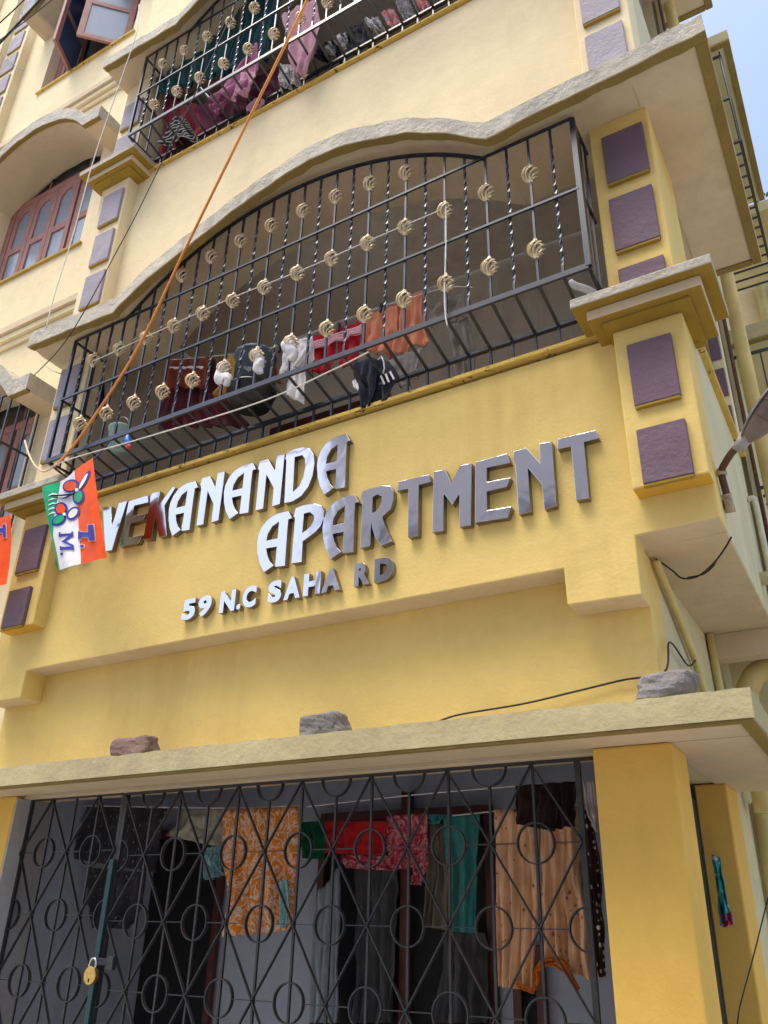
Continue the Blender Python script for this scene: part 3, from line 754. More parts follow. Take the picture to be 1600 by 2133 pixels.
def letter(ch,box_=None):
    o,hs=WORLD[ch]
    if box_:
        a0,a1,c0,c1=bb(o); b0,b1,d0,d1=box_
        f=lambda p:(b0+(p[0]-a0)/(a1-a0)*(b1-b0),d0+(p[1]-c0)/(c1-c0)*(d1-d0))
        o=[f(p) for p in o]; hs=[[f(p) for p in h] for h in hs]
    cu=bpy.data.curves.new('letter','CURVE'); cu.dimensions='2D'; cu.fill_mode='BOTH'; cu.extrude=.0165; cu.bevel_depth=.0015; cu.bevel_resolution=1
    x0,x1,z0,z1=bb(o)
    for pl in [o]+hs:
        sp=cu.splines.new('POLY'); sp.points.add(len(pl)-1); sp.use_cyclic_u=True
        for q,(x,z) in zip(sp.points,pl): q.co=(x-x0,z-z0,0,1)
    tmp=bpy.data.objects.new('tmp',cu); C.objects.link(tmp)
    me=bpy.data.meshes.new_from_object(tmp.evaluated_get(bpy.context.evaluated_depsgraph_get())); bpy.data.objects.remove(tmp)
    put_letter(me,x0,z0)
def put_letter(me,x0,z0):
    me.name='letter'; me.materials.clear(); me.materials.append(STEEL); me.materials.append(STEELD)
    for p in me.polygons: p.material_index=0 if abs(p.normal.z)>.3 else 1; p.use_smooth=False
    ob=bpy.data.objects.new('letter',me); C.objects.link(ob); ob.parent=SG
    ob.rotation_euler=(math.pi/2,0,0); ob.location=Vector((x0,-.0165,z0))-wloc(SG)
def pxbox(f,l,r,t,b):
    return (at(*f(*l),LY).x,at(*f(*r),LY).x,at(*f(*b),LY).z,at(*f(*t),LY).z)
for ch in 'VKDAPRMENT': letter(ch)
vb=bb(WORLD['V'][0]); zz0,zz1=vb[2],vb[3]
letter('I',(vb[0]-.155,vb[0]-.06,zz0+.004,zz1)); letter('V',(vb[0]-.46,vb[0]-.19,zz0,zz1))
letter('E',pxbox(kc,(260,1285),(582,770),(575,705),(262,1285)))
letter('A',pxbox(kc,(800,930),(1130,600),(1110,540),(855,1150)))
letter('N',pxbox(kc,(1098,1045),(1430,440),(1400,440),(1100,1048)))
letter('A',pxbox(ka,(70,560),(330,385),(305,335),(130,800)))
letter('N',pxbox(ka,(315,735),(572,262),(540,268),(315,738)))
letter('A',pxbox(ka,(340,1030),(632,780),(610,735),(405,1245)))
letter('A',pxbox(ka,(887,900),(1187,655),(1165,597),(970,1132)))
letter('T',(at(*ka(1512,575),LY).x,at(*kb(250,455),LY).x,at(*kb(65,895),LY).z,at(*kb(235,400),LY).z))
# small line: bold characters from the built-in font, each fitted to its place
for ch,X0_,X1_ in (('5',-3.067,-2.974),('9',-2.957,-2.865),('N',-2.808,-2.707),('.',-2.695,-2.668),('C',-2.659,-2.572),('S',-2.498,-2.414),('A',-2.400,-2.300),('H',-2.282,-2.181),('A',-2.175,-2.068),('R',-1.990,-1.906),('D',-1.880,-1.779)):
    fc=bpy.data.curves.new('letter','FONT'); fc.body=ch; fc.size=.2; fc.offset=.0088 if ch in '59' else .0105; fc.extrude=.0145; fc.bevel_depth=.0012; fc.resolution_u=5
    tmp=bpy.data.objects.new('tmp',fc); C.objects.link(tmp)
    me=bpy.data.meshes.new_from_object(tmp.evaluated_get(bpy.context.evaluated_depsgraph_get())); bpy.data.objects.remove(tmp)
    A=[min(v.co.x for v in me.vertices),max(v.co.x for v in me.vertices),min(v.co.y for v in me.vertices),max(v.co.y for v in me.vertices)]
    hh=.117 if ch!='.' else .03
    zb_=3.064
    for v in me.vertices:
        v.co.x=(v.co.x-A[0])/(A[1]-A[0])*(X1_-X0_); v.co.y=(v.co.y-A[2])/(A[3]-A[2])*hh
    put_letter(me,X0_,zb_)
# ------------------------------------------------------------------ cloth
def poly_at(P,t):
    n=len(P)-1; k=min(int(t*n),n-1); f=t*n-k
    return (P[k][0]+(P[k+1][0]-P[k][0])*f,P[k][1]+(P[k+1][1]-P[k][1])*f)
def sheet(m,Lp,Rp,y,folds=4,amp=.02,nx=28,ny=22,lean=0,ragged=.0,seed=1,sag=0.):
    k0=len(m.v)
    for j in range(ny+1):
        t=j/ny; a=poly_at(Lp,t); b=poly_at(Rp,t); A=at(a[0],a[1],y); Bq=at(b[0],b[1],y)
        for i in range(nx+1):
            s=i/nx; p=A.lerp(Bq,s)
            ph=seed*1.7+1.1*math.sin(3*t+seed)
            w=amp*(.25+.75*t)*(math.sin(2*math.pi*folds*s+ph)+.45*math.sin(2*math.pi*folds*2.3*s+seed*2+2*t))
            w+=amp*.9*noise.noise(Vector((s*4+seed,t*4,seed*.37)))
            p=Vector((p.x+amp*.35*noise.noise(Vector((s*5,t*6,seed+9))),p.y+w+lean*t,p.z-sag*math.sin(math.pi*s)*(1-t)))
            p.z+=ragged*t*noise.noise(Vector((s*7,seed,2)))
            m.v.append(p)
    for j in range(ny):
        for i in range(nx):
            a=k0+j*(nx+1)+i; m.f.append((a,a+1,a+nx+2,a+nx+1))
    return m
def cloth(name,f,strips,y,mat,label,cat,group=None,**kw):
    m=MB()
    for q,(Lp,Rp) in enumerate(strips):
        kk=dict(kw); kk['seed']=kw.get('seed',1)+q*.7
        sheet(m,[f(*p) for p in Lp],[f(*p) for p in Rp],y+q*.012,**kk)
    return tag(m.build(name,mat,smooth=True,solid=.004),label,cat,group)
Z_=lambda ox,oy,s:(lambda x,y:(ox+x/s,oy+y/s))
q1=Z_(260,0,3.636); q2=Z_(660,0,5); q3=Z_(320,680,4.444); q4=Z_(560,580,3.478)
g1=Z_(0,1600,4); g2=Z_(300,1600,4); g3=Z_(600,1580,4); g4=Z_(950,1560,3.723); za=Z_(0,620,5.333)
WASH='washing hung on the lettered balcony'; WASH2='washing hung on the balcony one storey up'; WASH0='washing hung behind the entrance grille'
white=fabric('white cotton',(.72,.69,.68,1)); coral=fabric('coral cotton',(.72,.26,.15,1)); red=fabric('red jersey',(.55,.02,.035,1))
mustard=fabric('mustard cotton',(.47,.25,.05,1)); maroon=fabric('maroon cloth',(.10,.018,.022,1)); rustc=fabric('rust brown cloth',(.20,.05,.025,1))
navy=fabric('navy cloth',(.018,.02,.035,1)); denim=fabric('dark denim',(.015,.025,.085,1)); khaki=fabric('grey brown cotton',(.20,.165,.135,1)); pink=fabric('pink cotton',(.55,.30,.36,1))
mauve=fabric('mauve cotton',(.42,.14,.25,1)); dred=fabric('dark red cloth',(.22,.015,.03,1)); bws=fabric('black cloth with pale stripes',(.02,.018,.02,1),(.45,.40,.36,1),'stripes',9,.80)
lacew=fabric('grey lace print',(.35,.33,.33,1),(.06,.05,.06,1),'lace',30,.46); palew=fabric('pale grey print',(.5,.48,.46,1),(.10,.10,.11,1),'lace',14,.5); black=fabric('black cloth',(.012,.013,.018,1)); rose=fabric('rose print',(.50,.17,.16,1),(.35,.30,.30,1),'flower',20,.7)
# first floor
cloth('jeans',za,[([(1000,770),(985,950),(960,1180),(945,1300)],[(1090,770),(1080,950),(1050,1180),(1030,1330)]),([(1085,770),(1085,950),(1060,1200),(1050,1340)],[(1165,790),(1165,950),(1160,1180),(1150,1290)])],.06,denim,'dark blue jeans hanging at the yellow end of the balcony','jeans',WASH,folds=1,amp=.015)
cloth('hung_shirt',q3,[([(165,300),(150,360),(120,560)],[(520,280),(510,380),(490,560)])],.06,rustc,'rust brown shirt with white trim on the balcony line','shirt',WASH,folds=3,amp=.02,seed=3)
m=MB(); sheet(m,[q3(150,375),q3(150,392)],[q3(455,365),q3(455,385)],.025,4,.012,20,2,seed=5); tag(m.build('trim_ribbon',white,smooth=True,solid=.003),'white lace ribbon pinned across the rust brown shirt','ribbon')
cloth('door_curtain',q3,[([(110,585),(60,800),(20,940)],[(560,290),(640,640),(900,930)])],.12,fabric('maroon curtain',(.085,.012,.016,1)),'dark maroon curtain over the balcony door','curtain',folds=7,amp=.025,seed=4)
cloth('mustard_towel',q3,[([(690,270),(640,450),(565,655)],[(920,235),(890,430),(690,620)])],.02,mustard,'mustard cloth drooping left of the floral drum','towel',WASH,folds=2.5,amp=.02,seed=2)
cloth('mustard_towel',q3,[([(1015,215),(1040,380),(1080,530)],[(1105,190),(1140,330),(1185,520)])],.03,mustard,'mustard cloth between the floral drum and the white shirt','towel',WASH,folds=2,amp=.02,seed=6)
cloth('hung_tshirt',q4,[([(110,480),(95,600),(80,710)],[(300,425),(300,520),(215,640)]),([(190,500),(150,700),(110,840)],[(240,520),(260,700),(250,905)]),([(215,445),(190,580),(215,640)],[(315,420),(325,580),(250,640)])],-.10,white,'white t-shirt knotted to the cage bars beside the red shorts','t-shirt',WASH,folds=2,amp=.016,seed=8)
cloth('hung_shorts',q4,[([(312,425),(300,560),(305,680)],[(490,365),(470,560),(430,690)]),([(490,365),(500,540),(520,650)],[(680,300),(655,500),(640,600)])],.12,red,'red shorts with a white striped waistband on the line','shorts',WASH,folds=2,amp=.018,seed=9)
sb=fabric('white striped band',(.60,.06,.09,1),(.75,.62,.66,1),'stripes',26,.45)
m=MB(); sheet(m,[q4(315,462),q4(313,525)],[q4(672,332),q4(668,395)],.098,3,.010,24,4,seed=9); tag(m.build('waistband',sb,smooth=True,solid=.003),'white striped elastic waistband sewn on the red shorts','waistband')
cloth('hung_shirt',q4,[([(715,265),(690,400),(650,515)],[(935,180),(930,380),(900,560)]),([(930,182),(925,380),(850,585)],[(1105,88),(1110,330),(1165,460)])],.14,coral,'coral orange shirt spread along the line beside grey trousers','shirt',WASH,folds=2.2,amp=.022,seed=11)
cloth('hung_trousers',q4,[([(1170,200),(1150,300),(1165,340)],[(1425,100),(1430,200),(1440,280)]),([(1290,350),(1330,560),(1350,740)],[(1440,280),(1490,500),(1500,690)])],.12,khaki,'grey brown trousers at the plain end of the balcony','trousers',WASH,folds=1.5,amp=.02,seed=12)
cloth('hung_cloth',q4,[([(860,600),(900,700),(960,800)],[(1110,500),(1080,660),(1090,700)])],.08,fabric('grey cotton',(.24,.21,.19,1)),'thin grey cloth behind the striped navy shorts','cloth',WASH,folds=2,amp=.015,seed=13)
sh=cloth('hung_shorts',q4,[([(612,600),(620,700),(665,800),(680,950)],[(800,580),(780,700),(770,820),(740,925)]),([(760,585),(770,690),(735,800),(735,925)],[(860,590),(945,700),(890,790),(870,890)])],-.02,navy,'navy shorts with three white stripes tied to the inner rail','shorts',WASH,folds=1.2,amp=.02,seed=14)
for k,(a,b) in enumerate((((812,705),(838,765)),((845,690),(870,750)),((878,675),(908,730)),((610,740),(622,790)),((625,735),(638,800)),((640,760),(648,808)))):
    p=at(*q4(*a),-.048); q=at(*q4(*b),-.048); o=MB().bar(p,q,.003,.010,(0,1,0)).build('stripe',white,sh)
o=MB().tube([at(*q4(*p),-.055) for p in ((790,590),(815,565),(832,600),(838,650),(828,690))],.004,5).build('drawstring',white,sh,smooth=True)
# knotted white rags on the bars
def rag(f,pts,rs,y,label):
    m=MB(); P=smooth_pts([at(*f(*p),y) for p in pts],5); R=[]
    n=len(P)
    for i in range(n):
        t=i/(n-1)*(len(rs)-1); k=min(int(t),len(rs)-2); R.append(rs[k]+(rs[k+1]-rs[k])*(t-k))
    m.tube(P,R,12)
    for v in m.v:
        d=noise.noise(v*38)*.014+noise.noise(v*16)*.012; v+=Vector((d,noise.noise(v*30+Vector((3,3,3)))*.012,d*.6))
    return tag(m.build('knotted_rag',white,smooth=True,sub=1),label,'rag','white rags knotted to the bars')
rag(q3,[(680,330),(640,400),(625,480),(690,500),(660,555)],[.012,.035,.045,.036,.012],-.235,'white rag knotted on a bar left of the floral drum')
rag(q3,[(970,215),(960,270),(985,340),(965,390),(1000,430)],[.012,.032,.03,.034,.01],-.235,'white rag knotted on a bar right above the floral drum')
rag(q4,[(168,410),(140,480),(170,540),(185,590)],[.010,.042,.036,.014],-.235,'large white knot at the shoulder of the hanging t-shirt')
# pegs
PEG=plain('black plastic',(.02,.02,.02,1),.4)
for i,(f,x,y,d,lb) in enumerate(((q4,505,350,.09,'black peg on the red shorts'),(q4,808,210,.11,'black peg on the coral shirt'),(q3,1165,200,.02,'black peg cluster beside the white t-shirt'))):
    p=at(*f(x,y),d); m=MB(); m.bar(p+Vector((-.006,-.004,.03)),p+Vector((.004,-.004,-.03)),.01,.012); m.bar(p+Vector((.008,.006,.03)),p+Vector((-.004,.006,-.03)),.01,.012)
    tag(m.build('clothes_peg',PEG),lb+' line','peg','clothes pegs on the balcony')
# buckets standing on the cage floor
def lathe(m,c,prof,n=28):
    k0=len(m.v)
    for r,z in prof:
        for i in range(n): m.v.append(Vector((c[0]+r*math.cos(2*math.pi*i/n),c[1]+r*math.sin(2*math.pi*i/n),c[2]+z)))
    for j in range(len(prof)-1):
        for i in range(n): a=k0+j*n; m.f.append((a+i,a+(i+1)%n,a+n+(i+1)%n,a+n+i))
    m.f.append(tuple(k0+n-1-i for i in range(n)))
MINT=plain('mint plastic',(.33,.52,.47,1),.35,0,.05)
p=at(247,925,-.10); bz=4.262
bk=empty('bucket',(p.x,-.10,bz),'small mint plastic bucket on the cage floor above the flag','bucket')
m=MB(); lathe(m,(p.x,-.10,bz),[(.058,0),(.075,.15),(.080,.155),(.080,.165),(.072,.165),(.056,.01)]); m.build('body',MINT,bk,smooth=True)
MB().tube([(p.x+.075*math.cos(t),-.10-.02*math.sin(t),bz+.155+.085*math.sin(t)) for t in [math.pi*i/14 for i in range(15)]],.003,5).build('handle',plain('wire',(.3,.3,.3,1),.3,1),bk,smooth=True)
p=at(*q3(890,760),-.10); bz=4.268
dm=fabric('blue grey drum print',(.085,.11,.14,1),(.42,.46,.48,1),'flower',20,.66,rough=.3)
dr=empty('drum',(p.x,-.10,bz),'blue grey floral plastic drum standing in a black tub on the cage floor','drum')
m=MB(); lathe(m,(p.x,-.10,bz+.02),[(.105,0),(.116,.30),(.124,.305),(.124,.325),(.112,.325),(.102,.01)]); m.build('body',dm,dr,smooth=True)
m=MB(); lathe(m,(p.x,-.10,bz),[(.115,0),(.138,.085),(.144,.088),(.144,.098),(.134,.098),(.112,.008)]); m.build('tub',PEG,dr,smooth=True)
# blue and red plastic clip on the bottom rail
p=at(268,918,-.26); cl=empty('rail_clip',(p.x,p.y,p.z-.03),'blue and red plastic clip on the cage bottom rail by the flag','clip')
MB().tube([p+Vector((-.012,0,.045)),p+Vector((-.016,0,.02)),p+Vector((.0,-.005,-.012)),p+Vector((.014,0,-.03))],[.012,.020,.018,.010],8).build('clip_body',plain('blue plastic',(.03,.16,.75,1),.35,0,.05),cl,smooth=True,sub=1)
MB().tube([p+Vector((-.018,.0,-.032)),p+Vector((.012,0,-.05)),p+Vector((.035,0,-.042))],[.008,.020,.008],8).build('clip_tail',plain('red plastic',(.6,.03,.02,1),.4,0,.05),cl,smooth=True,sub=1)
# second floor washing
cloth('door_curtain',q1,[([(190,470),(230,620),(280,720)],[(900,-60),(860,200),(760,560)])],-.05,fabric('dark teal curtain',(.008,.075,.075,1)),'dark teal curtain at the yellow end of the upper balcony','curtain',folds=6,amp=.03,seed=21)
cloth('door_curtain',q1,[([(900,-60),(880,200),(760,560)],[(1250,-150),(1190,100),(1100,420)])],-.05,fabric('teal green curtain',(.008,.06,.068,1)),'teal green curtain in the middle of the upper balcony','curtain',folds=5,amp=.03,seed=22)
cloth('red_sari',q1,[([(300,700),(290,950),(215,1270)],[(560,800),(620,960),(640,1030)])],.04,dred,'dark red cloth low at the yellow end of the upper balcony','cloth',WASH2,folds=3,amp=.03,seed=23)
cloth('maroon_sari',q1,[([(470,840),(560,900),(640,1020)],[(1180,480),(1190,620),(1180,700)])],.05,fabric('plum cloth',(.10,.012,.035,1)),'plum red sari spread behind the pink cloth','sari',WASH2,folds=5,amp=.03,seed=24)
cloth('striped_cloth',q1,[([(390,870),(320,980),(230,1100)],[(450,890),(520,1000),(555,1050)])],-.04,bws,'black cloth with pale stripes tied above the upper ledge','cloth',WASH2,folds=1.5,amp=.03,seed=25)
cloth('pink_cloth',q1,[([(980,350),(800,560),(640,760)],[(1010,340),(1000,540),(890,730)])],-.10,mauve,'mauve pink cloth drooping through the upper cage','cloth',WASH2,folds=2,amp=.03,seed=26)
cloth('pink_cloth',q1,[([(880,560),(820,700),(800,750)],[(990,540),(980,640),(930,700)])],-.12,pink,'pale pink fold under the mauve cloth of the upper cage','cloth',WASH2,folds=1.5,amp=.03,seed=27)
cloth('pink_cloth',q1,[([(690,770),(660,800),(650,830)],[(790,760),(740,830),(715,870)])],-.02,mauve,'ragged mauve tail hanging under the upper cage floor','cloth',WASH2,folds=1.5,amp=.03,seed=28,ragged=.06)
cloth('pink_towel',q1,[([(1180,110),(1240,300),(1250,440),(1290,560)],[(1450,0),(1490,180),(1450,400),(1370,590)])],-.10,pink,'long pink towel over the upper cage beside the orange cable','towel',WASH2,folds=2,amp=.03,seed=29)
cloth('pale_cloth',q1,[([(1180,480),(1160,580),(1180,690)],[(1290,500),(1320,600),(1320,640)])],-.02,palew,'pale printed cloth under the long pink towel','cloth',WASH2,folds=2,amp=.03,seed=30)
cloth('pink_cloth',q1,[([(960,770),(930,830),(940,880)],[(1070,750),(1040,800),(1010,850)])],-.0,pink,'small pink scrap on the upper ledge','cloth',WASH2,folds=1,amp=.03,seed=31)
cloth('black_cloth',q2,[([(20,480),(10,560),(0,640)],[(170,420),(250,520),(280,620)]),([(340,270),(290,420),(330,580)],[(520,230),(580,330),(600,430)])],.06,black,'black cloth bundled on the upper ledge','cloth',WASH2,folds=2,amp=.03,seed=32)
cloth('pale_cloth',q2,[([(160,410),(210,470),(250,510)],[(300,335),(310,400),(270,500)]),([(80,540),(90,580),(100,560)],[(130,430),(180,490),(175,570)])],.0,palew,'white crumpled cloth over the black bundle','cloth',WASH2,folds=1.5,amp=.03,seed=33)
cloth('pale_cloth',q2,[([(490,220),(560,300),(600,340)],[(640,170),(680,260),(740,340)])],.04,palew,'grey white striped cloth beside the black bundle','cloth',WASH2,folds=2,amp=.03,seed=34)
cloth('rose_cloth',q2,[([(660,130),(700,200),(760,310)],[(800,90),(850,170),(900,255)])],.08,rose,'rose printed cloth between pale and lace cloths','cloth',WASH2,folds=2,amp=.02,seed=35)
cloth('lace_cloth',q2,[([(820,30),(860,120),(930,235)],[(970,-60),(1030,60),(1070,160)])],.08,lacew,'grey lace print cloth by the upper ledge','cloth',WASH2,folds=2,amp=.02,seed=36)
cloth('rose_cloth',q2,[([(1000,-60),(1050,60),(1100,140)],[(1100,-90),(1150,20),(1190,95)])],.08,rose,'rose cloth right of the grey lace print','cloth',WASH2,folds=1.5,amp=.02,seed=37)
# ground floor washing
lurex=fabric('black lurex',(.03,.028,.033,1),(.20,.19,.20,1),'dots',60,.16,vec=(1,1,.35))
cream=fabric('cream lawn',(.42,.38,.29,1),(.5,.45,.36,1),'flower',25,.6); aqua=fabric('aqua lace',(.13,.33,.34,1),(.35,.5,.5,1),'lace',40,.5)
ofl=fabric('orange towel with white flowers',(.66,.20,.018,1),(.68,.50,.38,1),'lace',13,.46); green=fabric('green cloth',(.01,.14,.06,1)); red2=fabric('scarlet cloth',(.40,.012,.012,1)); rosep=fabric('crimson floral',(.40,.03,.06,1),(.55,.28,.26,1),'lace',22,.5)
brown=fabric('brown trousers cloth',(.15,.12,.09,1)); teal=fabric('teal towelling',(.035,.19,.17,1),weave=.7); peach=fabric('peach floral curtain cloth',(.74,.45,.25,1),(.28,.12,.10,1),'flower',24,.50); orange=fabric('orange hem',(.55,.13,.012,1)); choc=fabric('dark brown shorts cloth',(.022,.009,.009,1))
polka=fabric('polka dot cloth',(.028,.010,.012,1),(.55,.48,.44,1),'dots',34,.26); lilac=fabric('lilac cloth',(.50,.46,.52,1))
cloth('kameez',g1,[([(730,305),(640,560),(590,750)],[(1400,340),(1330,600),(1290,870)]),([(740,830),(710,1100),(760,1330)],[(1220,870),(1180,1150),(1040,1340)])],.62,lurex,'black glittering kameez on the line behind the gate leaf','dress',WASH0,folds=4,amp=.03,seed=41)
cloth('frock',g2,[([(320,345),(260,470),(180,560)],[(655,345),(655,500),(650,660)])],.75,cream,'cream frilled frock beside the black kameez','frock',WASH0,folds=5,amp=.03,seed=42)
cloth('frock_underskirt',g2,[([(530,660),(500,800),(530,930)],[(640,650),(650,800),(690,880)])],.76,aqua,'aqua lace underskirt below the cream frock','skirt',WASH0,folds=3,amp=.025,seed=43)
cloth('floral_towel',g2,[([(660,345),(640,700),(690,1000),(640,1410)],[(1290,320),(1285,700),(1265,1000),(1240,1350)])],.60,ofl,'orange towel with white flowers hanging behind the grille','towel',WASH0,folds=4,amp=.025,seed=44,nx=40)
cloth('aqua_scarf',g2,[([(1125,930),(1120,1150),(1125,1330)],[(1200,930),(1220,1150),(1180,1330)])],.555,aqua,'aqua scarf end over the orange towel','scarf',WASH0,folds=1.5,amp=.012,seed=45)
cloth('green_cloth',g2,[([(1310,450),(1310,600),(1305,750)],[(1505,440),(1500,600),(1480,760)])],.95,green,'green cloth between the orange towel and the scarlet cloth','cloth',WASH0,folds=2,amp=.02,seed=46)
cloth('scarlet_cloth',g3,[([(310,520),(310,640),(320,790)],[(830,520),(820,680),(820,800)])],.80,red2,'scarlet cloth folded over the line','cloth',WASH0,folds=3,amp=.02,seed=47)
cloth('floral_blouse',g3,[([(820,480),(820,700),(860,930)],[(1160,450),(1175,700),(1160,900)]),([(1040,880),(1040,960),(1045,1050)],[(1170,860),(1130,980),(1090,1050)]),([(440,800),(450,860),(480,910)],[(830,800),(840,860),(900,935)])],.82,rosep,'crimson floral blouse beside the teal towel','blouse',WASH0,folds=3,amp=.025,seed=48)
cloth('brown_trousers',g3,[([(1165,545),(1150,900),(1130,1390)],[(1240,530),(1240,900),(1190,1400)]),([(1220,560),(1240,900),(1190,1410)],[(1290,540),(1350,1000),(1360,1440)])],.86,brown,'brown trousers hanging behind the teal towel edge','trousers',WASH0,folds=1.3,amp=.02,seed=49)
cloth('teal_towel',g3,[([(1290,470),(1340,900),(1370,1440)],[(1590,450),(1590,900),(1570,1460)])],.84,teal,'teal towel on the line beside the dark red door frame','towel',WASH0,folds=2,amp=.02,seed=50)
cloth('teal_cloth',g3,[([(1170,470),(1180,510),(1190,545)],[(1310,465),(1290,500),(1260,540)])],.83,fabric('turquoise cloth',(.03,.26,.25,1)),'turquoise scrap on top of the brown trousers','cloth',WASH0,folds=2,amp=.02,seed=51)
cloth('floral_nightdress',g4,[([(300,470),(305,900),(315,1300),(330,1840)],[(640,460),(640,900),(640,1250),(610,1880)]),([(630,460),(640,900),(640,1250),(640,1640)],[(950,440),(960,900),(1020,1300),(1060,1800)])],.66,peach,'peach floral nightdress with orange hem beside the yellow pillar','dress',WASH0,folds=4,amp=.03,seed=52,nx=36)
m=MB(); sheet(m,[g4(600,1900),g4(600,1700),g4(660,1630),g4(760,1610)],[g4(650,1800),g4(640,1740),g4(690,1690),g4(760,1680)],.635,2,.015,10,14,seed=53); sheet(m,[g4(760,1610),g4(840,1640),g4(900,1740),g4(960,1850)],[g4(760,1680),g4(820,1720),g4(880,1800),g4(940,1880)],.635,2,.015,10,14,seed=54); sheet(m,[g4(470,1810),g4(480,1850)],[g4(600,1860),g4(600,1900)],.635,2,.01,10,6,seed=55)
tag(m.build('orange_hem',orange,smooth=True,solid=.004),'orange scalloped facing along the nightdress hem','hem')
cloth('brown_shorts',g4,[([(460,285),(455,430),(450,580)],[(800,260),(800,430),(760,640)]),([(690,270),(720,430),(720,630)],[(925,250),(925,420),(915,600)])],.44,choc,'dark brown shorts on the line over the nightdress','shorts',WASH0,folds=2,amp=.02,seed=56)
cloth('polka_scarf',g4,[([(950,410),(975,900),(1040,1300),(1115,1770)],[(1060,560),(1120,900),(1140,1300),(1150,1770)])],.50,polka,'dark polka dot scarf hanging along the yellow pillar','scarf',WASH0,folds=2,amp=.02,seed=57)
cloth('lilac_cloth',g4,[([(985,245),(1010,420),(1030,520),(1090,640)],[(1065,240),(1085,420),(1095,520),(1100,650)])],.42,lilac,'lilac cloth tucked against the yellow pillar','cloth',WASH0,folds=1.5,amp=.015,seed=58)
cloth('sheer_curtain',g3,[([(240,1130),(220,1500),(190,2200)],[(430,900),(440,1400),(420,2200)])],1.15,fabric('sheer grey curtain',(.30,.34,.38,1)),'sheer grey curtain beside the dark double door','curtain',folds=4,amp=.03,seed=59)
dk=fabric('dark sheer curtain',(.075,.075,.078,1),weave=.5)
cloth('door_curtain',g3,[([(540,900),(560,1300),(500,2200)],[(910,900),(900,1300),(880,2200)])],1.22,dk,'dark sheer curtain in the doorway below the scarlet cloth','curtain','sheer curtains in the doorway',folds=3.5,amp=.04,seed=60)
cloth('door_curtain',g3,[([(1290,1450),(1280,1700),(1240,2200)],[(1640,1450),(1650,1700),(1680,2200)])],1.22,dk,'dark sheer curtain in the doorway below the teal towel','curtain','sheer curtains in the doorway',folds=3,amp=.04,seed=61)
cloth('side_cloth',lambda x,y:(x,y),[([(1483,1780),(1492,1850),(1503,1930)],[(1499,1785),(1510,1850),(1526,1925)])],1.02,fabric('turquoise print',(.03,.24,.26,1),(.45,.5,.5,1),'flower',30,.6),'turquoise printed cloth hanging on the dark side gate','cloth',folds=1.5,amp=.02,seed=70)
cloth('side_cloth',lambda x,y:(x,y),[([(1503,1905),(1507,1920),(1508,1932)],[(1524,1900),(1526,1915),(1527,1925)])],1.0,fabric('magenta cloth',(.35,.02,.10,1)),'magenta border at the foot of the turquoise cloth','border',folds=1.5,amp=.01,seed=71)
tag(tube('pipe_stub',smooth_pts([at(1188,588,-.14),at(1200,596,-.13),at(1222,603,-.10),at(1248,618,-.06)],5),.018,plain('white plastic',(.62,.60,.58,1),.4),None,10),'short white plastic pipe lying in the cage corner by the pilaster','pipe')
# washing lines behind the grille
def cord(name,pts,r,mat,label,cat,n=8,group=None): return tag(tube(name,smooth_pts(pts,n),r,mat,None,6),label,cat,group)
cord('washing_line',[at(640,1680,.62),at(900,1652,.62),at(1240,1625,.5)],.003,ROPEW,'white washing line above the scarlet cloth','washing line')
cord('washing_line',[at(170,1678,.60),at(460,1683,.62),at(625,1678,.60)],.003,ROPEW,'white washing line carrying the kameez and orange towel','washing line')
cord('washing_line',[at(800,1712,.83),at(930,1700,.84),at(1030,1690,.8),at(1240,1668,.7)],.003,ROPEW,'white washing line carrying the teal towel and nightdress','washing line')
cord('washing_line',[at(350,750,.06),at(480,738,.05),at(600,716,.04),at(700,672,.12),at(905,605,.13),at(985,598,.12)],.003,ROPEW,'pale line carrying the balcony washing','washing line')
# ------------------------------------------------------------------ cords and cables outside
cord('orange_cable',[at(690,-110,-.75),at(640,0,-.70),at(530,225,-.58),at(395,500,-.45),at(290,720,-.36),at(190,878,-.30),at(140,945,-.28),at(112,972,-.27)],.0088,CABLO,'thick orange cable slanting across both balconies to the cage corner','cable')
cord('beige_cable',[at(112,972,-.268),at(92,982,-.22),at(75,972,-.17),at(62,950,-.12),at(55,930,-.06),at(52,918,-.02)],.007,CABLB,'beige cable loop between cage corner and window grille','cable')
cord('nylon_rope',[at(196,752,-.27),at(330,690,-.265),at(480,622,-.265),at(640,558,-.265),at(760,505,-.265),at(905,443,-.268),at(922,436,-.27)],.0032,ROPEW,'white cord tied across the middle row of basket ornaments','rope')
cord('nylon_rope',[at(929,428,-.272),at(929,520,-.272),at(926,600,-.272),at(928,655,-.272),at(932,678,-.268)],.0035,ROPEW,'white cord tied down one bar to the bottom rail','rope')
cord('nylon_rope',[at(108,972,-.285),at(150,955,-.285),at(300,912,-.285),at(540,838,-.285),at(690,772,-.28),at(768,733,-.265)],.0042,ROPEW,'white cord stretched below the cage bottom rail','rope')
cord('white_string',[at(290,10,-.40),at(284,70,-.40),at(250,172,-.40),at(196,330,-.40),at(152,490,-.40),at(115,610,-.40),at(96,684,-.39)],.0042,ROPEW,'thin white string dropping past the pilaster to the awning corner','string')
cord('black_cable',[at(510,-40,-.5),at(476,44,-.48),at(400,210,-.46),at(331,351,-.42),at(283,449,-.42),at(236,537,-.42),at(196,612,-.42),at(160,675,-.41),at(135,713,-.40),at(108,745,-.30),at(70,783,-.08)],.0036,CABLE,'thin black cable slanting past the left pilaster tiles','cable')
cord('grey_cable',[at(87,722,-.1),at(88,745,-.1),at(98,764,-.1),at(125,778,-.1),at(150,781,-.1),at(186,781,-.02)],.004,CABLB,'grey cable looping from awning corner to the jeans','cable')
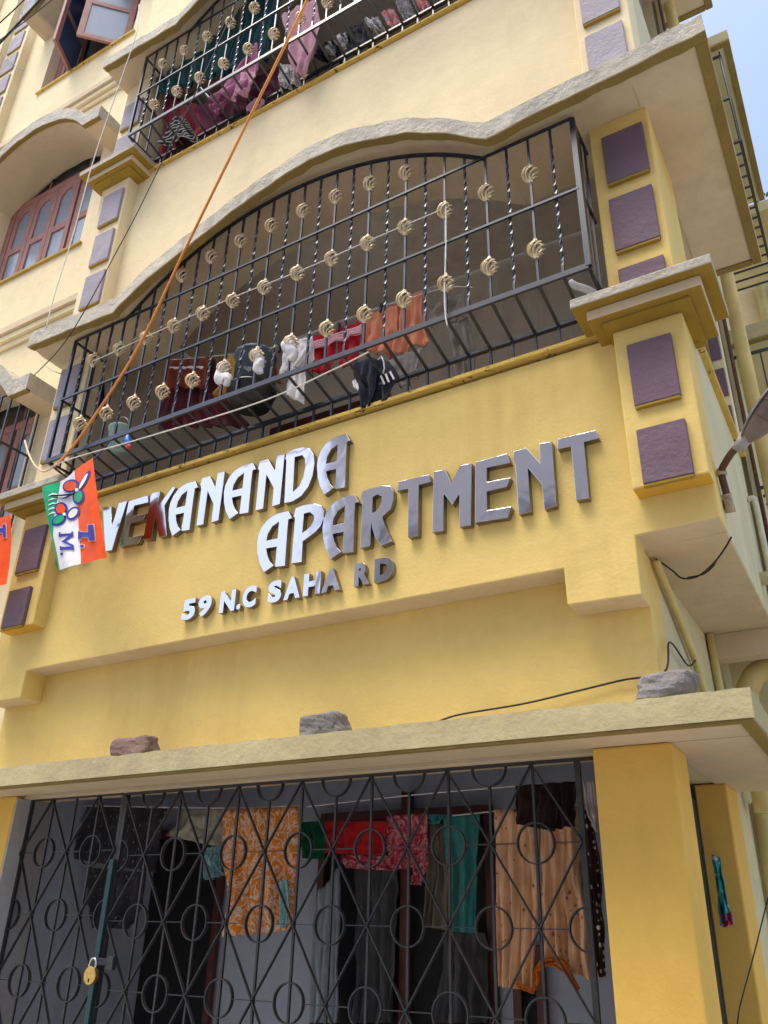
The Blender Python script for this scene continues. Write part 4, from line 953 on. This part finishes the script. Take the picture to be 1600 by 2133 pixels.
for k,(a,b,lb) in enumerate((((-20,65),(70,-20),'black wire crossing the top corner, uppermost of three'),((-20,110),(105,-25),'black wire crossing the top corner, thickest of three'),((-20,98),(130,-18),'thin black wire crossing the top corner, lowest of three'))):
    cord('overhead_wire',[at(a[0],a[1],-1.1),at((a[0]+b[0])/2,(a[1]+b[1])/2+2,-1.1),at(b[0],b[1],-1.1)],(.005,.009,.004)[k],CABLE,lb,'wire',group='overhead wires')
cord('wall_wire',[at(0,107,.12),at(18,124,.12),at(35,140,.15),at(50,147,.16)],.004,CABLE,'short black wire on the far pilaster','wire')
cord('wall_cable',[at(915,1502,.10),at(960,1488,.12),at(1090,1466,.125),at(1200,1440,.13),at(1300,1416,.13),at(1384,1400,.12)]+[Vector((-.665,.30,2.70)),Vector((-.665,.62,2.69)),Vector((-.66,.80,2.76))],.0042,CABLE,'black cable sagging along the wall above the canopy','cable')
cord('soffit_wire',[Vector((-.665,.25,3.05)),at(1400,1188,.30),at(1420,1204,.32),at(1450,1202,.3),at(1480,1180,.25),at(1505,1150,.15),at(1524,1118,.12)],.0038,CABLE,'black wire looping under the flank soffit','wire')
cord('soffit_wire',[at(1432,1203,.31),at(1465,1196,.32),at(1485,1180,.3),at(1492,1168,.28)],.0034,CABLE,'loose black wire end below the flank soffit','wire')
# conduits and drain pipes on the flank
tag(tube('conduit_pipe',[(-.665,.25,3.04),(-.665,.55,2.90),(-.665,.82,2.77),(-.665,1.02,2.55),(-.665,1.1,2.37)],.017,PIPEY,None,8),'slim yellow conduit running down the recessed flank wall','pipe')
tag(tube('conduit_pipe',[(-.665,1.36,3.06),(-.665,1.40,2.8),(-.665,1.44,2.37)],.02,PIPEY,None,8),'yellow conduit in the corner behind the flank beam','pipe')
tag(tube('drain_pipe',smooth_pts([(-.57,1.62,2.2),(-.57,1.62,2.72),(-.545,1.62,2.84),(-.46,1.62,2.91),(-.2,1.62,2.92),(.5,1.62,2.92)],6),.058,PIPEY,None,14),'fat yellow drain pipe elbow under the rear flank','pipe')
tag(tube('drain_pipe',[(-.24,1.52,3.1),(-.24,1.52,12)],.042,PIPEY,None,14),'tall yellow drain pipe up the rear flank','pipe')
tag(tube('rust_pipe',[(-.300,1.41,3.1),(-.300,1.41,12)],.011,RUST,None,8),'thin rusty pipe beside the tall yellow drain pipe','pipe')
tag(tube('drain_pipe',[(-.62,1.80,0),(-.62,1.80,2.27)],.045,PIPEY,None,14),'yellow drain pipe at street level behind the second pillar','pipe')
tag(tube('water_pipe',smooth_pts([(FR+.0,1.29,3.74),(-.33,1.29,3.745),(-.322,1.30,3.72),(-.322,1.32,3.55),(-.322,1.35,3.30)],4),.016,plain('cream plastic pipe',(.62,.58,.40,1),.45),None,10),'thin cream water pipe with elbow on the flank wall','pipe')
tag(tube('waste_pipe',[(FR-.01,1.16,3.235),(.15,1.16,3.235)],.034,bpy.data.materials['cream plastic pipe'],None,14),'short cream waste pipe sticking out of the flank wall','pipe')
cord('flank_wire',[at(1600,805,.9),at(1575,850,.95),at(1557,890,1.0)],.004,plain('red brown wire',(.25,.06,.03,1),.5),'red brown wire hanging behind the street lamp','wire')
cord('flank_wire',[at(1600,1870,1.0),at(1570,1990,1.0),at(1543,2090,.9),at(1536,2133,.85)],.003,CABLE,'thin wire slanting by the second pillar','wire')
# ------------------------------------------------------------------ street lamp on the flank
LM=empty('street_lamp',(-.335,.16,3.1),'wall mounted street lamp with wire caged bowl on a rusty bent arm','lamp')
a0=at_x(1522,1066,-.335); a1=at_x(1503,984,-.335); yb_=a1.y
arm=smooth_pts([a0,a0.lerp(a1,.5),a1,at(1512,962,yb_-.05),at(1527,940,yb_-.09),at(1546,922,yb_-.13)],6)
MB().tube(arm,.0145,10).build('arm',RUST,LM,smooth=True)
cmt=plain('cream metal',(.42,.34,.24,1),.6,0,.3,20,.2,rust=.1)
MB().tube([a0+Vector((.0,0,-.004)),a0.lerp(a1,.45)],.019,10).build('sleeve',cmt,LM,smooth=True)
MB().tube([a1-Vector((0,0,.012)),a1+Vector((0,0,.012))],.02,10).build('collar',cmt,LM,smooth=True)
MB().box(-.357,-.33,a0.y-.015,a0.y+.015,a0.z+.02,a0.z+.05).build('bracket',RUST,LM)
h0=at(1540,930,yb_-.12); h1=at(1665,765,yb_-.20); ax=(h1-h0).normalized(); Lh=(h1-h0).length
sd_=ax.cross(Vector((0,0,1))).normalized(); dn=sd_.cross(ax); dn = dn if dn.z<0 else -dn
def lampshell(m,rw,rd,half,n=18,k=12,off=0.):
    k0=len(m.v)
    for i in range(n+1):
        t=i/n; r=math.sin(math.pi*min(1,t*.92+.05))**.6
        for j in range(k+1):
            th=math.pi*j/k
            m.v.append(h0+ax*(Lh*(.08+.92*t))+sd_*(rw*r*math.cos(th))+dn*((rd*r*math.sin(th))*(1 if half else -1)+off))
    for i in range(n):
        for j in range(k): a=k0+i*(k+1)+j; m.f.append((a,a+1,a+k+2,a+k+1))
m=MB(); lampshell(m,.062,.075,True); m.build('bowl',plain('dusty brown glass',(.17,.12,.09,1),.25,0,.3,12,spec=.6),LM,smooth=True)
m=MB(); lampshell(m,.068,.032,False); m.build('cover',plain('grey lamp housing',(.16,.15,.14,1),.5,.3,.2),LM,smooth=True,solid=.004)
m=MB(); m.tube([h0-ax*.02,h0+ax*(Lh*.14)],[.018,.03],10); m.build('socket',plain('grey socket',(.3,.27,.24,1),.5),LM,smooth=True)
for t in (.3,.5,.7):
    r=math.sin(math.pi*min(1,t*.92+.05))**.6
    MB().tube([h0+ax*(Lh*(.08+.92*t))+sd_*(.066*r*math.cos(th))+dn*(.080*r*math.sin(th)) for th in [math.pi*j/12 for j in range(13)]],.0022,5).build('guard_wire',RUST,LM,smooth=True)
# ------------------------------------------------------------------ stones on the canopy
def stone(c,sx,sy,sz,mat,label,seed,name='stone'):
    m=bmesh.new(); bmesh.ops.create_cube(m,size=1); bmesh.ops.subdivide_edges(m,edges=m.edges[:],cuts=7,use_grid_fill=True)
    vs=[]
    for v in m.verts:
        p=v.co.copy(); n4=(abs(2*p.x)**6+abs(2*p.y)**6+abs(2*p.z)**6)**(1/6)
        if n4>0: p=p/max(n4,1e-3)*max(abs(2*p.x),abs(2*p.y),abs(2*p.z))
        q=p*2.2+Vector((seed,seed*2,0)); d=noise.noise(q)*.16+noise.noise(q*2.7)*.07+noise.noise(q*6)*.03
        p=p*(1+d); p.x+=.22*p.z*math.sin(seed)
        vs.append(Vector((c[0]+p.x*sx,c[1]+p.y*sy,c[2]+(p.z+.46)*sz)))
    fs=[tuple(v.index for v in f.verts) for f in m.faces]; m.free()
    return tag(mk(name,vs,fs,mat,smooth=False),label,'stone','stones lying on the canopy edge')
st1=plaster('pinkish broken brick',(.26,.17,.14,1),var=.3,bump=1,scale=30); st2=plaster('grey broken concrete',(.27,.25,.225,1),var=.35,bump=1,scale=30,chips=.1); st3=plaster('lilac grey stone',(.25,.225,.215,1),var=.5,bump=1,scale=25)
def on_can(x0,x1,y): a=at(x0,y,-.06); b=at(x1,y,-.06); return ((a.x+b.x)/2,-.06,2.366),abs(b.x-a.x)
c,wd=on_can(246,320,1550); stone(c,wd*1.05,.10,.105,st1,'pinkish broken brick bit at the far end of the canopy',3.1)
c,wd=on_can(636,718,1505); stone(c,wd*1.05,.10,.105,st2,'pitted grey concrete block on the middle of the canopy',5.7)
c,wd=on_can(1332,1445,1432); stone(c,wd*1.02,.12,.105,st3,'lilac grey rough stone on the canopy by the flank corner',8.3)
# ------------------------------------------------------------------ party flags
def flag(name,label,corner,stripes,seed,deco=None):
    """corner: TL,TR,BR,BL world points; stripes: (name, left s(t), right s(t), material)"""
    TL,TR,BR,BL=corner
    nrm=(TR-TL).cross(BL-TL).normalized()
    if nrm.y>0: nrm=-nrm
    def S_(s,t,o=0):
        p=TL.lerp(TR,s).lerp(BL.lerp(BR,s),t)
        w=.016*math.sin(5.2*s+2.0*t+seed)+.010*math.sin(9*s-3*t+seed)+.012*math.sin(2.5*t+seed)
        return p+nrm*(w+o)
    F=empty(name,BL.lerp(BR,.5),label,'flag','party flags tied along the balcony')
    for nm,a,b,mat in stripes:
        m=MB(); nx,ny=12,30
        for j in range(ny+1):
            t=j/ny; s0,s1=a(t),b(t)
            for i in range(nx+1): m.v.append(S_(s0+(s1-s0)*i/nx,t))
        for j in range(ny):
            for i in range(nx): k=j*(nx+1)+i; m.f.append((k,k+1,k+nx+2,k+nx+1))
        m.build(nm,mat,F,smooth=True)
    return F,S_
fo=fabric('flag orange',(.80,.085,.012,1),weave=.08); fw=fabric('flag white',(.76,.76,.78,1),weave=.08); fg=fabric('flag green',(.01,.36,.17,1),weave=.08); fb=fabric('flag blue print',(.035,.045,.33,1),weave=.05); fp=fabric('flag pink print',(.85,.42,.40,1),weave=.05)
zf=Z_(0,950,5.333); FY=-.30
cor=[at(*zf(520,370),FY),at(*zf(1050,28),FY),at(*zf(1190,1135),FY),at(*zf(600,1245),FY)]
gb=lambda t:.285*(1-t*1.45) if t<.62 else .03; wb=lambda t:.604-.112*min(t/.6,1)
F,SF=flag('party_flag','orange white green party flag with twin flowers tied to the cage corner',cor,(('green_stripe',lambda t:0,gb,fg),('white_stripe',gb,wb,fw),('orange_stripe',wb,lambda t:1,fo)),2.0)
def uv_of(px,py):
    """solve flag (s,t) for a photographed point of the flag"""
    s,t=.5,.5; d=(at(*zf(px,py),FY)-CAM).normalized()
    def err(s,t):
        e=(SF(s,t)-CAM).normalized()-d; return e.dot(_rt),e.dot(_up)
    for _ in range(12):
        e0=err(s,t); h_=1e-3; es=err(s+h_,t); et=err(s,t+h_)
        a,b,c_,d_=(es[0]-e0[0])/h_,(et[0]-e0[0])/h_,(es[1]-e0[1])/h_,(et[1]-e0[1])/h_
        D=a*d_-b*c_; s-=(d_*e0[0]-b*e0[1])/D; t-=(-c_*e0[0]+a*e0[1])/D
    return s,t
def patch(name,poly,off,mat,fine=True):
    st=[uv_of(*p) for p in poly]; cx=sum(p[0] for p in st)/len(st); cy=sum(p[1] for p in st)/len(st)
    m=MB(); n=len(st); rings=5
    for r in range(rings):
        f=(r+1)/rings
        for p in st: m.v.append(SF(cx+(p[0]-cx)*f,cy+(p[1]-cy)*f,off))
    m.v.append(SF(cx,cy,off)); c0=len(m.v)-1
    for i in range(n): m.f.append((c0,i,(i+1)%n))
    for r in range(rings-1):
        for i in range(n): m.f.append((r*n+i,r*n+(i+1)%n,(r+1)*n+(i+1)%n,(r+1)*n+i))
    m.build(name,mat,F,smooth=True)
def oval(cx,cy,rx,ry,ang=0,n=22):
    c_,s_=math.cos(ang),math.sin(ang); return [(cx+rx*math.cos(a)*c_-ry*math.sin(a)*s_,cy+rx*math.cos(a)*s_+ry*math.sin(a)*c_) for a in [2*math.pi*i/n for i in range(n)]]
def strokes(name,quads,off,mat):
    for q in quads: patch(name,q,off,mat)
# flower one (upper)
patch('petal_outline',oval(795,335,95,72,-.25),.004,fb); patch('petal',oval(792,338,70,54,-.25),.007,fo)
patch('petal_outline',oval(878,455,66,88,.15),.004,fb); patch('petal',oval(880,455,46,66,.15),.007,fg)
patch('petal_outline',oval(945,270,30,125,.50),.004,fb); patch('petal',oval(935,285,17,98,.50),.007,fw)
patch('flower_centre',oval(866,382,20,20),.010,fw)
# flower two (lower)
patch('petal_outline',oval(685,590,75,76,0),.004,fb); patch('petal',oval(685,590,52,54),.007,fo)
patch('petal_outline',oval(660,712,92,58,-.55),.0045,fb); patch('petal',oval(662,710,68,38,-.55),.007,fg)
patch('petal_outline',oval(820,640,60,88,.75),.005,fb); patch('petal',oval(822,640,38,64,.75),.0075,fw)
patch('flower_centre',oval(728,652,18,18),.010,fw)
for k,(a,b) in enumerate((((560,440),(840,420)),((700,470),(850,400)))):
    patch('stem',[(a[0],a[1]),(b[0],b[1]-6),(b[0],b[1]+2),(a[0],a[1]+9)],.003,fb)
for k in range(5):
    y0=440+k*52; patch('grass_line',[(540,y0),(590,y0-28),(640,y0-18),(640,y0-8),(590,y0-16),(545,y0+12)],.003,fw)
# letters T. M. lying on their side, pink bordered on the orange stripe
Tq=[[(888,850),(1000,850),(1000,905),(888,905)],[(985,770),(1045,765),(1065,940),(1000,945)],[(880,842),(905,842),(905,930),(880,930)]]
for q in Tq:
    cx=sum(p[0] for p in q)/4; cy=sum(p[1] for p in q)/4
    patch('letter_border',[(cx+(p[0]-cx)*1.0+(10 if p[0]>cx else -10),cy+(p[1]-cy)+(10 if p[1]>cy else -10)) for p in q],.003,fp)
for q in Tq: patch('letter',q,.0065+.0012*Tq.index(q),fb)
patch('letter_border',oval(918,1005,34,32),.003,fp); patch('letter',oval(920,1005,19,18),.0065,fb)
strokes('letter',[[(665,868),(815,858),(815,890),(665,898)],[(770,890),(815,890),(715,965),(690,950)],[(690,955),(715,940),(815,985),(815,1010)]],.0045,fb)
strokes('letter',[[(675,1015),(828,1005),(830,1040),(678,1048)],[(660,850),(680,850),(685,905),(662,905)],[(800,842),(822,842),(825,900),(803,905)],[(672,1005),(692,1005),(698,1052),(676,1052)],[(808,990),(828,990),(832,1045),(812,1045)]],.006,fb)
patch('letter',oval(690,1090,16,16),.0045,fb)
# second flag, half out of the picture
cor2=[at(-95,1110,FY+.02),at(25,1072,FY+.02),at(8,1215,FY+.02),at(-85,1260,FY+.02)]
F,SF=flag('party_flag','orange party flag beyond the pilaster at the wing',cor2,(('green_stripe',lambda t:0,lambda t:.3,fg),('white_stripe',lambda t:.3,lambda t:.6,fw),('orange_stripe',lambda t:.6,lambda t:1,fo)),3.2)
for q in ([(0,805),(52,800),(52,850),(0,855)],[(40,765),(72,760),(76,905),(44,910)]):
    cx=sum(p[0] for p in q)/4; cy=sum(p[1] for p in q)/4
    patch('letter_border',[(p[0]+(9 if p[0]>cx else -9),p[1]+(9 if p[1]>cy else -9)) for p in q],.003,fp)
for k,q in enumerate(([(0,805),(52,800),(52,850),(0,855)],[(40,765),(72,760),(76,905),(44,910)])): patch('letter',q,.0065+.001*k,fb)
cord('flag_string',[at(*zf(1050,28),FY),at(212,940,-.28),at(232,915,-.26)],.004,plain('navy string',(.03,.03,.12,1),.6),'navy string tying the flag to the cage rail','string')

# ------------------------------------------------------------------ a tree far behind the flank
TP=at(1600,560,14); TR_=empty('tree',(TP.x+.6,14,0),'leafy tree far behind the side balcony','tree')
bark=plain('bark',(.10,.07,.05,1),.9,0,.3,8,.5); leaf=plain('leaf green',(.045,.085,.02,1),.6,0,.5,3)
tx=TP.x+.6; m=MB(); m.tube([(tx,14,0),(tx+.1,14,4),(tx-.05,14.1,8),(tx+.05,14,TP.z)],[.28,.22,.15,.05],8)
for k in range(7):
    a=k*.9; m.tube([(tx,14,6.5+k*.7),(tx+math.cos(a)*.8,14+math.sin(a)*.8,7.5+k*.75),(tx+math.cos(a)*1.5,14+math.sin(a)*1.5,8.3+k*.75)],[.08,.05,.015],6)
m.build('trunk',bark,TR_,smooth=True)
m=MB(); rr=random.Random(4)
cl=[Vector((tx+rr.gauss(0,.8),14+rr.gauss(0,.8),TP.z-1.6+rr.uniform(-3,2.2))) for _ in range(46)]
for c in cl:
    for _ in range(55):
        p=c+Vector((rr.gauss(0,.28),rr.gauss(0,.28),rr.gauss(0,.24))); n_=Vector((rr.gauss(0,1),rr.gauss(0,1),rr.gauss(0,1))).normalized(); a=n_.orthogonal().normalized(); b=n_.cross(a); s_=rr.uniform(.05,.10)
        m.add([p-a*s_,p+b*s_*.45,p+a*s_,p-b*s_*.45],[(0,1,2,3)])
m.build('crown',leaf,TR_)

# sewn-on and fixed pieces belong to their things
def adopt(child,words,parent):
    for k in ('label','category','group'):
        if k in child: del child[k]
    child.location=wloc(child)-wloc(parent); child.parent=parent
    if words: child['label']=words
def by(label): return [o for o in C.objects if o.get('label','').startswith(label)][0]
adopt(by('white lace ribbon'),'white lace ribbon',by('rust brown shirt'))
adopt(by('white striped elastic'),'white striped elastic waistband',by('red shorts'))
adopt(by('orange scalloped facing'),'orange scalloped facing',by('peach floral nightdress'))
adopt(by('magenta border'),'magenta border',by('turquoise printed cloth'))
adopt(by('teal black upright stile'),'teal black upright stile',by('narrow black lattice'))
adopt(by('black iron hasp'),'black iron hasp bar',by('narrow black lattice'))
